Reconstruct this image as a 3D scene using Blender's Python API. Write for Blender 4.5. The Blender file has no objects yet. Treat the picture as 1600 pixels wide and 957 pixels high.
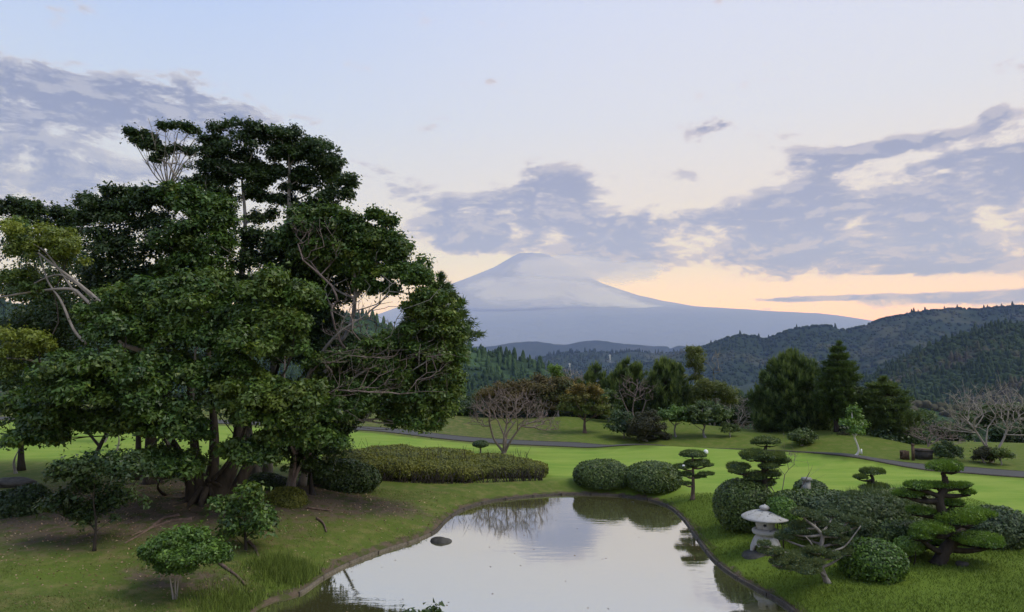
import bpy, math, random
import numpy as np
from mathutils import Vector
random.seed(7); RNG = np.random.default_rng(11)
S = bpy.context.scene
R = math.radians
COL = S.collection

# ------------------------------------------------------------ camera
CAMZ, F, PX0, PY0 = 5.2, 1081.0, 800.0, 478.5
PITCH = math.atan((560 - PY0) / F)
cam = bpy.data.objects.new('camera', bpy.data.cameras.new('camera')); COL.objects.link(cam)
cam.location = (0, 0, CAMZ); cam.rotation_euler = (R(90) + PITCH, 0, 0)
cam.data.sensor_width = 36; cam.data.lens = F / 1600 * 36
cam.data.clip_start = .1; cam.data.clip_end = 90000
S.camera = cam
S.render.resolution_x, S.render.resolution_y = 1024, 612

# ------------------------------------------------------------ colour management and render settings
S.view_settings.view_transform = 'Standard'; S.view_settings.look = 'None'
S.view_settings.exposure = 0.0; S.view_settings.gamma = 1.0
S.cycles.use_denoising = True
S.cycles.max_bounces = 6; S.cycles.diffuse_bounces = 3; S.cycles.glossy_bounces = 3
S.cycles.transmission_bounces = 3; S.cycles.transparent_max_bounces = 12; S.cycles.volume_bounces = 1

# ------------------------------------------------------------ node helpers
def nt(tree, kind, **kw):
    n = tree.nodes.new(kind)
    for k, v in kw.items():
        setattr(n, k, v)
    return n
class NB:
    """small node-expression helper"""
    def __init__(s, tree): s.t = tree
    def _in(s, sock, v):
        if isinstance(v, bpy.types.NodeSocket): s.t.links.new(v, sock)
        elif v is not None: sock.default_value = v
    def m(s, op, a, b=None, c=None, clamp=False):
        n = s.t.nodes.new('ShaderNodeMath'); n.operation = op; n.use_clamp = clamp
        s._in(n.inputs[0], a)
        if b is not None: s._in(n.inputs[1], b)
        if c is not None: s._in(n.inputs[2], c)
        return n.outputs[0]
    def mix(s, f, a, b, mode='MIX'):
        n = s.t.nodes.new('ShaderNodeMix'); n.data_type = 'RGBA'; n.blend_type = mode
        s._in(n.inputs['Factor'], f)
        s._in(n.inputs[6], a if not isinstance(a, tuple) else (*a[:3], 1))
        s._in(n.inputs[7], b if not isinstance(b, tuple) else (*b[:3], 1))
        return n.outputs[2]
    def noise(s, vec, scale, detail=4, rough=.55, dist=0, typ='FBM'):
        n = s.t.nodes.new('ShaderNodeTexNoise'); n.inputs['Scale'].default_value = scale
        n.inputs['Detail'].default_value = detail; n.inputs['Roughness'].default_value = rough
        n.inputs['Distortion'].default_value = dist
        if vec is not None: s.t.links.new(vec, n.inputs['Vector'])
        return n.outputs['Fac']
    def vmap(s, vec, loc=(0,0,0), scale=(1,1,1), rot=(0,0,0)):
        n = s.t.nodes.new('ShaderNodeMapping')
        n.inputs['Location'].default_value = loc; n.inputs['Scale'].default_value = scale; n.inputs['Rotation'].default_value = rot
        s.t.links.new(vec, n.inputs['Vector']); return n.outputs[0]
    def ramp(s, f, stops, interp='LINEAR'):
        n = s.t.nodes.new('ShaderNodeValToRGB'); cr = n.color_ramp; cr.interpolation = interp
        while len(cr.elements) < len(stops): cr.elements.new(.5)
        for e, (p, c) in zip(cr.elements, stops):
            e.position = p; e.color = (c[0], c[1], c[2], 1) if isinstance(c, tuple) else (c, c, c, 1)
        s._in(n.inputs[0], f); return n.outputs[0]
    def sstep(s, x, a, b):
        n = s.t.nodes.new('ShaderNodeMapRange'); n.interpolation_type = 'SMOOTHSTEP'
        s._in(n.inputs[0], x); n.inputs[1].default_value = a; n.inputs[2].default_value = b
        return n.outputs[0]

def lin(r, g, b):
    return tuple(((c/255)/12.92 if c/255 <= .04045 else ((c/255+.055)/1.055)**2.4) for c in (r, g, b))

# ------------------------------------------------------------ sky
SUN_EL, SUN_AZ = R(55), R(105)         # azimuth measured from +Y (view direction) towards +X (right)
W = bpy.data.worlds.new('World'); S.world = W; W.use_nodes = True
wt = W.node_tree; wt.nodes.clear(); nb = NB(wt)
tc = nt(wt, 'ShaderNodeTexCoord'); sep = nt(wt, 'ShaderNodeSeparateXYZ')
wt.links.new(tc.outputs['Generated'], sep.inputs[0])
dx, dy, dz = sep.outputs
az = nb.m('ARCTAN2', dx, dy)
el = nb.m('ARCSINE', nb.m('MAXIMUM', nb.m('MINIMUM', dz, 1.), -1.))
# clear-sky gradient: sunset side and far side, in elevation 0..90 degrees
e01 = nb.m('DIVIDE', nb.m('MAXIMUM', el, 0.), R(90), clamp=True)
def st(deg, c): return (deg/90, lin(*c))
warm = nb.ramp(e01, [st(0,(345,214,80)), st(2.5,(336,244,98)), st(4.5,(306,252,136)), st(8,(262,246,202)), st(13,(244,234,234)), st(19,(228,230,254)), st(30,(216,224,260)), st(60,(180,208,258)), st(90,(165,198,258))])
cool = nb.ramp(e01, [st(0,(280,228,160)), st(2.5,(276,240,172)), st(5,(260,248,206)), st(8,(242,238,230)), st(13,(222,226,248)), st(19,(202,218,262)), st(28,(180,205,266)), st(60,(162,196,256)), st(90,(156,190,256))])
sunw = nb.m('COSINE', nb.m('SUBTRACT', az, R(42)))
sunw = nb.sstep(sunw, .28, 1.0)
base = nb.mix(sunw, cool, warm)
# a share of the physical sky so that the dome keeps its natural fall-off
nish = nt(wt, 'ShaderNodeTexSky', sky_type='NISHITA'); nish.sun_disc = False
nish.sun_elevation = SUN_EL; nish.sun_rotation = SUN_AZ
base = nb.mix(1.0, base, nb.mix(1.0, nish.outputs[0], (.012, .012, .012), 'MULTIPLY'), 'ADD')
# clouds
uv = nt(wt, 'ShaderNodeCombineXYZ')
wt.links.new(nb.m('MULTIPLY', az, 1.0), uv.inputs[0]); wt.links.new(nb.m('MULTIPLY', el, 2.4), uv.inputs[1])
UV = uv.outputs[0]
warp = nt(wt, 'ShaderNodeTexNoise'); warp.inputs['Scale'].default_value = 5; warp.inputs['Detail'].default_value = 3
wt.links.new(UV, warp.inputs['Vector'])
wv = nt(wt, 'ShaderNodeVectorMath', operation='MULTIPLY_ADD')
wt.links.new(warp.outputs['Color'], wv.inputs[0]); wv.inputs[1].default_value = (.10, .10, 0); wt.links.new(UV, wv.inputs[2])
UVW = wv.outputs[0]
def cfield(v):
    a_ = nb.noise(v, 8, 10, .60); b_ = nb.noise(v, 30, 7, .66)
    return nb.m('ADD', nb.m('MULTIPLY', nb.m('SUBTRACT', a_, .5), 3.0), nb.m('MULTIPLY', nb.m('SUBTRACT', b_, .5), 1.35))
n1 = cfield(UVW)
n2 = cfield(nb.vmap(UVW, loc=(.0, .030, 0)))      # the same field a little higher: tells lit tops from undersides
def adeg(px): return math.atan((px - PX0) / F)
def edeg(px, py): return math.atan((560 - py) / F * math.cos(adeg(px)))
def blob(px, py, rx, ry, amp, tilt=0.0):
    a0, e0 = adeg(px), edeg(px, py)
    u = nb.m('DIVIDE', nb.m('SUBTRACT', az, a0), rx / F)
    v = nb.m('DIVIDE', nb.m('SUBTRACT', nb.m('SUBTRACT', el, e0), nb.m('MULTIPLY', nb.m('SUBTRACT', az, a0), tilt)), ry / F)
    d = nb.m('ADD', nb.m('MULTIPLY', u, u), nb.m('MULTIPLY', v, v))
    return nb.m('MULTIPLY', nb.m('EXPONENT', nb.m('MULTIPLY', d, -1.)), amp)
blobs = [(60,140,200,46,.95), (240,165,130,34,.80), (60,265,300,66,.62), (150,330,260,30,.2),
         (885,300,75,38,.85), (790,320,90,40,.72), (700,345,80,36,.66), (620,290,80,34,.30), (760,385,150,16,.6), (930,360,120,26,.75), (1000,395,130,20,.62), (900,425,110,16,.45),
         (1100,360,150,28,.95), (1250,385,170,24,.95), (1220,320,60,30,.45), (1290,300,60,34,.62), (1290,245,90,22,.62), (1240,215,40,22,.34), (1400,370,170,30,.90), (1470,315,110,22,.55), (1470,262,60,18,.70), (1560,295,120,36,.85), (1590,245,70,20,.60), (1640,340,150,50,.7), (1350,420,150,16,.75),
         (1540,400,110,22,.55), (1110,192,45,11,.75), (1455,214,60,9,.62), (1530,200,30,8,.4), (1565,172,34,13,.75), (1085,268,30,14,.50), (1390,232,40,12,.45),
         (1580,464,150,8,1.1), (1300,466,130,4,1.0), (740,445,90,8,.6), (1130,486,80,5,.45), (1290,500,60,5,.5)]
cov = None
for b_ in blobs:
    g = blob(*b_); cov = g if cov is None else nb.m('ADD', cov, g)
cov = nb.m('MINIMUM', nb.m('MULTIPLY', cov, 1.16), .95)
# broken cloud continues over the rest of the sky, outside the picture
outside = nb.sstep(nb.m('ABSOLUTE', az), .72, 1.2)
band = nb.m('MULTIPLY', nb.m('MULTIPLY', outside, nb.sstep(el, .05, .15)), .45)
cov = nb.m('ADD', cov, band)
lowfade = nb.sstep(el, -.002, .03)
s1 = nb.m('ADD', n1, cov); s2 = nb.m('ADD', n2, cov)
alpha = nb.m('MULTIPLY', nb.sstep(s1, .34, .70), lowfade)
dens = nb.sstep(s1, .42, .95)
toplit = nb.sstep(nb.m('SUBTRACT', n1, n2), .0, .35)
ew = nb.sstep(el, .05, .24)
rim = nb.mix(sunw, nb.mix(ew, lin(236,214,208), lin(212,212,226)), nb.mix(ew, lin(252,222,190), lin(226,216,222)))
core = nb.mix(sunw, nb.mix(ew, lin(140,140,154), lin(124,130,148)), nb.mix(ew, lin(138,136,152), lin(136,138,154)))
ccol = nb.mix(dens, rim, core)
ccol = nb.mix(nb.m('MULTIPLY', toplit, .45), ccol, rim)
alpha = nb.m('MULTIPLY', alpha, .93)
sky = nb.mix(alpha, base, ccol)
# below the horizon (never in view): dim ground haze
sky = nb.mix(nb.sstep(el, -.02, .0), lin(120,130,140), sky)
bg = nt(wt, 'ShaderNodeBackground'); wo = nt(wt, 'ShaderNodeOutputWorld')
wt.links.new(sky, bg.inputs[0]); bg.inputs[1].default_value = 1.0
wt.links.new(bg.outputs[0], wo.inputs[0])
W.cycles.sampling_method = 'MANUAL'; W.cycles.sample_map_resolution = 1024

sl = bpy.data.lights.new('sun', 'SUN'); sl.energy = 2.6; sl.angle = R(32); sl.color = (1, .95, .88)
so = bpy.data.objects.new('sun', sl); COL.objects.link(so)
sd = Vector((math.sin(SUN_AZ)*math.cos(SUN_EL), math.cos(SUN_AZ)*math.cos(SUN_EL), math.sin(SUN_EL)))
so.rotation_euler = sd.to_track_quat('Z', 'Y').to_euler(); so.location = (0, 0, 60)

# ------------------------------------------------------------ geometry helpers
def ray(px, py):
    x, z = (px - PX0) / F, -(py - PY0) / F
    c, s = math.cos(PITCH), math.sin(PITCH)
    return x, c - z*s, z*c + s
def at(px, py, Y):
    x, y, z = ray(px, py); k = Y / y
    return np.array([x*k, Y, CAMZ + z*k])
def onz(px, py, z0):
    x, y, z = ray(px, py); k = (z0 - CAMZ) / z
    return np.array([x*k, y*k, z0])
def pm(px, Y):           # pixels to metres at distance Y
    return px * Y / F * .998
def on(px, py):
    """the point of the terrain seen at a pixel"""
    x, y, z = ray(px, py)
    k = np.arange(8, 200, .05); X = x*k; Y = y*k; Z = CAMZ + z*k
    h = ground_h(X, Y); i = np.argmax(Z <= h)
    if not (Z <= h).any(): i = int(np.argmin((Z - h)/Y + (Y > 70)))
    return np.array([X[i], Y[i], h[i]])

def sn(p, seed, octaves=3, f=1.0):
    """cheap smooth noise in about -1..1 for an (N,3) or (N,2) array"""
    p = np.atleast_2d(p); r = np.random.default_rng(seed); out = np.zeros(len(p)); a = 1; tot = 0
    for o in range(octaves):
        for _ in range(4):
            k = r.normal(size=p.shape[1]); k /= np.linalg.norm(k) + 1e-9
            out += a * np.sin(p @ (k * f * r.uniform(.7, 1.4)) + r.uniform(0, 6.28)) / 2.2
        tot += a; a *= .5; f *= 2.1
    return out / tot

class M:
    """gathers faces; builds them as ONE mesh object"""
    def __init__(s): s.v = []; s.q = []; s.t = []; s.n = 0; s.qr = []; s.tr = []; s.qt = []; s.tt = []
    def add(s, v, q=None, t=None, rnd=None, tint=0.0):
        v = np.asarray(v, float).reshape(-1, 3)
        if q is not None and len(q):
            q = np.asarray(q, int).reshape(-1, 4); s.q.append(q + s.n)
            s.qr.append(np.broadcast_to(RNG.random() if rnd is None else rnd, len(q))); s.qt.append(np.broadcast_to(tint, len(q)))
        if t is not None and len(t):
            t = np.asarray(t, int).reshape(-1, 3); s.t.append(t + s.n)
            s.tr.append(np.broadcast_to(RNG.random() if rnd is None else rnd, len(t))); s.tt.append(np.broadcast_to(tint, len(t)))
        s.v.append(v); s.n += len(v); return s
    def mesh(s, name, mat, origin=(0,0,0), smooth=False):
        V = np.concatenate(s.v) - np.asarray(origin, float)
        Q = np.concatenate(s.q) if s.q else np.zeros((0,4), int); T = np.concatenate(s.t) if s.t else np.zeros((0,3), int)
        me = bpy.data.meshes.new(name); me.vertices.add(len(V)); me.vertices.foreach_set('co', V.astype(np.float32).ravel())
        idx = np.concatenate([Q.ravel(), T.ravel()]); me.loops.add(len(idx)); me.loops.foreach_set('vertex_index', idx.astype(np.int32))
        tot = np.concatenate([np.full(len(Q), 4), np.full(len(T), 3)]); st_ = np.concatenate([[0], np.cumsum(tot)[:-1]]) if len(tot) else np.zeros(0)
        me.polygons.add(len(tot)); me.polygons.foreach_set('loop_start', st_.astype(np.int32))
        try: me.polygons.foreach_set('loop_total', tot.astype(np.int32))
        except Exception: pass
        me.update(calc_edges=True)
        if smooth: me.polygons.foreach_set('use_smooth', np.ones(len(tot), bool))
        for nm, a, b in (('rnd', s.qr, s.tr), ('tint', s.qt, s.tt)):
            at_ = me.attributes.new(nm, 'FLOAT', 'FACE')
            at_.data.foreach_set('value', np.concatenate(list(a) + list(b)).astype(np.float32))
        me.materials.append(mat); return me
def rootof(o):
    return o
def thing(name, label, cat, loc, group=None):
    o = bpy.data.objects.new(name, None); COL.objects.link(o); o.location = tuple(float(c) for c in loc)
    o.empty_display_size = .2; o['label'] = label; o['category'] = cat
    if group: o['group'] = group
    return o
def wloc(p):
    v = np.zeros(3)
    while p is not None: v += np.array(p.location); p = p.parent
    return v
def part(name, mb, mat, parent, label=None, smooth=False, loc=None, kind=None):
    """a child mesh; builder coordinates are world coordinates"""
    base = wloc(parent); o3 = base if loc is None else np.asarray(loc, float)
    me = mb.mesh(name, mat, o3, smooth) if isinstance(mb, M) else mb
    o = bpy.data.objects.new(name, me); COL.objects.link(o); o.parent = parent; o.location = tuple(o3 - base)
    if label: o['label'] = label
    if kind: o['kind'] = kind
    return o
def solo(name, mb, mat, loc=(0,0,0), label=None, cat=None, group=None, kind=None, smooth=False):
    me = mb.mesh(name, mat, loc, smooth) if isinstance(mb, M) else mb
    o = bpy.data.objects.new(name, me); COL.objects.link(o); o.location = tuple(float(c) for c in loc)
    for k, v in (('label', label), ('category', cat), ('group', group), ('kind', kind)):
        if v: o[k] = v
    return o

def nrm(a): return a / (np.linalg.norm(a, axis=-1, keepdims=True) + 1e-12)
def leaves(mb, c, nml, L, Wd, rnd, tint=0.0, droop=.25, fold=.25):
    """one tilted leaf face per point"""
    n = len(c); 
    if n == 0: return
    up = RNG.normal(size=(n,3)); t = nrm(np.cross(nml, up)); b = np.cross(nml, t)
    L = np.broadcast_to(L, n)[:,None] * RNG.uniform(.7, 1.25, (n,1)); Wd = np.broadcast_to(Wd, n)[:,None] * RNG.uniform(.75, 1.2, (n,1))
    sk = RNG.uniform(-.3, .3, (n,1))
    v = np.empty((n,3,3)); v[:,0] = c - t*L*.42 - b*Wd*.55; v[:,1] = c - t*L*(.30+sk*.4) + b*Wd*.6 + nml*Wd*fold*.5; v[:,2] = c + t*L*.58 + b*Wd*sk - nml*L*droop*.5
    mb.add(v.reshape(-1,3), None, np.arange(n*3).reshape(n,3), rnd=rnd, tint=tint)
def needles(mb, c, d, L, Wd, rnd, tint=0.0, spread=.35, k=3):
    """k thin blades from each point along direction d"""
    n = len(c)
    for _ in range(k):
        dd = nrm(d + RNG.normal(size=(n,3))*spread); s = nrm(np.cross(dd, RNG.normal(size=(n,3))))
        l = L*RNG.uniform(.6, 1.2, (n,1)); v = np.empty((n,3,3)); v[:,0] = c - s*Wd*.5; v[:,1] = c + s*Wd*.5; v[:,2] = c + dd*l
        mb.add(v.reshape(-1,3), None, np.arange(n*3).reshape(n,3), rnd=rnd, tint=tint)
def sphere_dirs(n, low=-1.0):
    z = RNG.uniform(low, 1, n); a = RNG.uniform(0, 2*math.pi, n); r = np.sqrt(np.maximum(0, 1 - z*z))
    return np.stack([r*np.cos(a), r*np.sin(a), z], 1)
def lump(mb, c, rad, seg=12, rings=7, amp=.12, seed=0, low=-1.0, rnd=.3, f=2.2):
    """closed uneven ellipsoid"""
    c = np.asarray(c, float); rad = np.asarray(rad, float); v = []
    for i in range(rings+1):
        th = math.pi * i / rings; z = math.cos(th)
        for j in range(seg):
            a = 2*math.pi*j/seg; v.append((math.sin(th)*math.cos(a), math.sin(th)*math.sin(a), max(z, low)))
    v = np.array(v); r = 1 + amp*sn(v, seed, 2, f); r[:seg] = r[0]; r[-seg:] = r[-1]
    V = c + v*rad*r[:,None]
    q = [(i*seg+j, (i+1)*seg+j, (i+1)*seg+(j+1)%seg, i*seg+(j+1)%seg) for i in range(rings) for j in range(seg)]
    mb.add(V, q, rnd=rnd)
def tube(mb, pts, rad, sides=6, cap=True, rnd=None, rough=0.0):
    pts = np.asarray(pts, float); n = len(pts); rad = np.broadcast_to(np.asarray(rad, float), n)
    d = np.gradient(pts, axis=0); d = nrm(d); ref = np.array([0.,0,1]) if abs(d[0,2]) < .9 else np.array([1.,0,0])
    u = np.empty_like(pts); a = nrm(np.cross(d[0], ref)); 
    for i in range(n):
        a = nrm(a - d[i]*np.dot(a, d[i])); u[i] = a
    w = np.cross(d, u); an = np.linspace(0, 2*math.pi, sides, endpoint=False)
    rr = rad[:,None]*(1 + rough*RNG.normal(size=(n, sides))*.5)
    V = pts[:,None] + rr[:,:,None]*(np.cos(an)[None,:,None]*u[:,None] + np.sin(an)[None,:,None]*w[:,None])
    i, j = np.meshgrid(np.arange(n-1), np.arange(sides), indexing='ij'); i = i.ravel(); j = j.ravel(); k = (j+1)%sides
    q = np.stack([i*sides+j, i*sides+k, (i+1)*sides+k, (i+1)*sides+j], 1)
    V = V.reshape(-1,3); t = []
    if cap:
        V = np.vstack([V, pts[0], pts[-1]]); a0, a1 = n*sides, n*sides+1
        for j in range(sides):
            k = (j+1)%sides; t += [(a0, k, j), (a1, (n-1)*sides+j, (n-1)*sides+k)]
    mb.add(V, q, t, rnd=rnd)
def curve(p, n=10):
    """Catmull-Rom through points"""
    p = np.asarray(p, float)
    if len(p) == 2: return p[0] + (p[1]-p[0])*np.linspace(0,1,n)[:,None]
    P = np.vstack([2*p[0]-p[1], p, 2*p[-1]-p[-2]]); out = []
    for i in range(len(p)-1):
        t = np.linspace(0, 1, n, endpoint=False)[:,None]; a,b,c,d = P[i:i+4]
        out.append(.5*((2*b) + (-a+c)*t + (2*a-5*b+4*c-d)*t*t + (-a+3*b-3*c+d)*t**3))
    return np.vstack(out + [p[-1:]])

def grow(roots, targets, rtip=.012, step=.35, k=.55, jitter=.10, expo=2.3, seed=1, rmax=None):
    """branches that join every target to a trunk: roots is a list of polylines (the stems);
    returns a list of (points, radii) runs"""
    r = np.random.default_rng(seed)
    P = []; par = []
    for poly in roots:
        last = -1
        for p in poly:
            P.append(np.array(p, float)); par.append(last); last = len(P)-1
    base = roots[0][0]
    dist = [0.0]*len(P)
    for i in range(len(P)):
        if par[i] >= 0: dist[i] = dist[par[i]] + np.linalg.norm(P[i]-P[par[i]])
    T = np.asarray(targets, float); T = T[np.argsort(np.linalg.norm(T - np.asarray(base), axis=1))]
    tips = []
    for t in T:
        A = np.array(P); D = np.linalg.norm(A - t, axis=1) + k*np.array(dist)
        D += np.where(A[:,2] > t[2] + .15*np.linalg.norm(A-t,axis=1), 2.0, 0)     # prefer to rise
        i = int(np.argmin(D)); p0 = P[i]; L = np.linalg.norm(t - p0); m = max(1, int(L/step)); last = i
        bow = r.normal(size=3)*jitter*L; bow[2] = -abs(bow[2])*.6
        for j in range(1, m+1):
            f = j/m; q = p0 + (t-p0)*f + bow*math.sin(math.pi*f)*.8 + (r.normal(size=3)*jitter*.35*step if j < m else 0)
            P.append(q); par.append(last); dist.append(dist[last] + L/m); last = len(P)-1
        tips.append(last)
    n = len(P); w = np.zeros(n)
    ch = [[] for _ in range(n)]
    for i in range(n):
        if par[i] >= 0: ch[par[i]].append(i)
    rad = np.zeros(n)
    for i in range(n-1, -1, -1):
        rad[i] = rtip if not ch[i] else (sum(rad[c]**expo for c in ch[i]))**(1/expo) * 1.004
    if rmax: rad = np.minimum(rad, rmax)
    runs = []
    for i in range(n):
        for c_i, c in enumerate(sorted(ch[i], key=lambda q: -rad[q])):
            if c_i == 0 and par[i] >= 0: continue
            run = [i]; q = c
            while True:
                run.append(q)
                if not ch[q]: break
                q = max(ch[q], key=lambda z: rad[z])
            pr = np.array([P[z] for z in run]); rr = rad[run].copy()
            if par[i] >= 0 or c_i > 0: rr[0] = min(rr[0], rr[1]*1.25)
            rr[-1] *= .6
            runs.append((pr, rr))
    return runs
def draw_runs(mb, runs, sides=6, big=.06):
    for p, r_ in runs:
        tube(mb, p, r_, sides=(sides+3 if r_[0] > big else (sides if r_[0] > .02 else 4)), cap=False, rough=.08 if r_[0] > big else 0)
# ------------------------------------------------------------ materials
MATS = {}
def newmat(name):
    m = bpy.data.materials.new(name); m.use_nodes = True; t = m.node_tree; t.nodes.clear()
    b = nt(t, 'ShaderNodeBsdfPrincipled'); o = nt(t, 'ShaderNodeOutputMaterial'); t.links.new(b.outputs[0], o.inputs[0])
    return m, t, b, o, NB(t)
def attr(t, name):
    a = nt(t, 'ShaderNodeAttribute'); a.attribute_name = name; return a.outputs['Fac']
def setc(t, b, col, rough=.6, spec=.3, bump=None, bstr=.3, bdist=.02):
    if isinstance(col, tuple): b.inputs['Base Color'].default_value = (*col, 1)
    else: t.links.new(col, b.inputs['Base Color'])
    b.inputs['Roughness'].default_value = rough; b.inputs['Specular IOR Level'].default_value = spec
    if bump is not None:
        n = nt(t, 'ShaderNodeBump'); n.inputs['Strength'].default_value = bstr; n.inputs['Distance'].default_value = bdist
        t.links.new(bump, n.inputs['Height']); t.links.new(n.outputs[0], b.inputs['Normal'])
def leafmat(name, dark, light, tintc, rough=.45, spec=.35, trans=.25):
    m, t, b, o, n = newmat(name)
    geo = nt(t, 'ShaderNodeNewGeometry')
    c = n.mix(attr(t, 'rnd'), dark, light)
    c = n.mix(attr(t, 'tint'), c, tintc)
    big = n.noise(geo.outputs['Position'], .9, 2)
    c = n.mix(n.sstep(big, .35, .7), c, n.mix(1.0, c, (1.35, 1.25, 1.0), 'MULTIPLY'))
    setc(t, b, c, rough, spec)
    if trans:
        tr = nt(t, 'ShaderNodeBsdfTranslucent'); mx = nt(t, 'ShaderNodeMixShader'); mx.inputs[0].default_value = trans
        t.links.new(n.mix(1.0, c, (1.5, 1.5, .8), 'MULTIPLY'), tr.inputs[0])
        t.links.new(b.outputs[0], mx.inputs[1]); t.links.new(tr.outputs[0], mx.inputs[2]); t.links.new(mx.outputs[0], o.inputs[0])
    MATS[name] = m; return m
leafmat('broad_leaf', (.013,.034,.010), (.070,.140,.026), (.170,.210,.032))
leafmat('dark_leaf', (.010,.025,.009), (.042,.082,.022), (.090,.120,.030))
leafmat('azalea_leaf', (.045,.060,.012), (.130,.150,.022), (.200,.210,.040), rough=.6)
leafmat('hedge_leaf', (.018,.040,.013), (.070,.118,.030), (.150,.200,.050))
leafmat('juniper_leaf', (.025,.050,.026), (.070,.110,.050), (.150,.170,.070), rough=.6)
leafmat('bush_leaf', (.022,.052,.011), (.095,.185,.030), (.160,.260,.040))
leafmat('maple_leaf', (.075,.065,.018), (.200,.140,.028), (.080,.120,.025), rough=.6)
leafmat('brown_leaf', (.046,.040,.014), (.120,.088,.026), (.050,.075,.022), rough=.6)
leafmat('pine_needle', (.020,.044,.016), (.068,.115,.036), (.170,.220,.060), rough=.55)
leafmat('willow_leaf', (.050,.075,.020), (.120,.150,.040), (.160,.170,.050), rough=.6)
leafmat('dusk_leaf', (.022,.026,.014), (.050,.055,.024), (.070,.070,.030), rough=.7)
leafmat('fresh_leaf', (.040,.095,.018), (.100,.190,.030), (.170,.260,.040))

def simple(name, c1, c2, scale, rough=.8, spec=.2, stretch=(1,1,1), bstr=.5, bdist=.03, detail=6):
    m, t, b, o, n = newmat(name)
    geo = nt(t, 'ShaderNodeTexCoord'); v = n.vmap(geo.outputs['Object'], scale=stretch)
    f = n.noise(v, scale, detail, .65); c = n.ramp(f, [(.3, c1), (.7, c2)])
    setc(t, b, c, rough, spec, bump=f, bstr=bstr, bdist=bdist); MATS[name] = m; return m
simple('dark_bark', (.013,.011,.009), (.058,.048,.038), 6, stretch=(1,1,.3), bdist=.06)
simple('grey_bark', (.10,.09,.08), (.30,.28,.25), 7, stretch=(1,1,.35))
simple('pale_bark', (.17,.15,.125), (.36,.32,.28), 6, stretch=(1,1,.4))
simple('twig_bark', (.12,.09,.08), (.25,.20,.18), 8)
simple('red_bark', (.06,.04,.03), (.17,.12,.095), 8, stretch=(1,1,.4))
simple('white_bark', (.40,.40,.38), (.62,.61,.58), 8, stretch=(1,1,.4))
simple('dark_stone', (.018,.018,.016), (.080,.076,.066), 5, bdist=.05)
simple('lichen_stone', (.10,.10,.095), (.34,.34,.31), 7, bdist=.03)
simple('asphalt', (.045,.045,.044), (.085,.084,.080), 40, rough=.85, bdist=.004)
simple('kerb_wood', (.060,.050,.036), (.165,.14,.105), 14, bdist=.006)
simple('kerb_dark', (.030,.026,.022), (.085,.072,.058), 14, bdist=.006)
simple('white_paint', (.68,.68,.66), (.80,.80,.78), 6, rough=.5, bdist=.001)
simple('brown_wood', (.06,.04,.028), (.13,.09,.06), 10, bdist=.004)

# carved granite of the lantern, with dark lichen on top faces
m, t, b, o, n = newmat('granite'); tcn = nt(t, 'ShaderNodeTexCoord'); g = tcn.outputs['Object']
fine = n.noise(g, 60, 3, .7); mid = n.noise(g, 5, 5, .6); blot = n.noise(n.vmap(g, scale=(1,1,.4)), 11, 6, .7)
c = n.mix(fine, (.26,.26,.25), (.46,.45,.43)); c = n.mix(n.m('MULTIPLY', n.sstep(mid, .42, .70), .75), c, (.29,.275,.235)); c = n.mix(n.m('MULTIPLY', n.sstep(n.noise(n.vmap(g, scale=(6,6,1.2)), 3, 5, .7), .5, .7), .5), c, (.17,.175,.14))
sepn = nt(t, 'ShaderNodeSeparateXYZ'); gn = nt(t, 'ShaderNodeNewGeometry'); t.links.new(gn.outputs['Normal'], sepn.inputs[0])
c = n.mix(n.m('MULTIPLY', n.sstep(blot, .57, .62), n.sstep(sepn.outputs[2], .5, .9)), c, (.07,.072,.068))
setc(t, b, c, .85, .2, bump=fine, bstr=.3, bdist=.004); MATS['granite'] = m

# terrain: mown fairway, rough grass, bare litter-covered soil; the mix is stored per vertex
m, t, b, o, n = newmat('ground_cover'); geo = nt(t, 'ShaderNodeNewGeometry'); P = geo.outputs['Position']
fair, dirt, lush = attr(t, 'fair'), attr(t, 'dirt'), attr(t, 'lush')
f1 = n.noise(P, 2.5, 6, .65); f2 = n.noise(P, 22, 5, .7); f3 = n.noise(P, .35, 4, .6)
rough_c = n.mix(f2, (.040,.066,.012), (.100,.125,.026)); rough_c = n.mix(n.sstep(f1, .42, .68), rough_c, (.150,.135,.050))
rough_c = n.mix(lush, rough_c, n.mix(f2, (.058,.098,.011), (.135,.190,.024)))
fc = n.mix(n.noise(n.vmap(P, scale=(.12,1.4,1), rot=(0,0,.12)), 1.0, 3, .5), (.150,.225,.034), (.272,.335,.060))
fc = n.mix(n.m('MULTIPLY', n.sstep(n.noise(n.vmap(P, scale=(.4,1.9,1), rot=(0,0,.1)), .9, 6, .72), .40, .62), .80), fc, (.130,.225,.026)); fc = n.mix(n.m('MULTIPLY', n.sstep(f3, .45, .7), .5), fc, (.250,.300,.060)); fc = n.mix(n.m('MULTIPLY', f2, .35), fc, (.10,.20,.03))
dc = n.mix(n.noise(P, 9, 6, .7), (.045,.034,.024), (.150,.115,.080)); dc = n.mix(n.sstep(n.noise(P, 3, 4), .45, .6), dc, (.060,.070,.022))
c = n.mix(fair, rough_c, fc); c = n.mix(n.sstep(n.m('ADD', dirt, n.m('MULTIPLY', n.m('SUBTRACT', f1, .5), .7)), .3, .7), c, dc)
setc(t, b, c, .9, .1, bump=f2, bstr=.6, bdist=.03); MATS['ground'] = m

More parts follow.
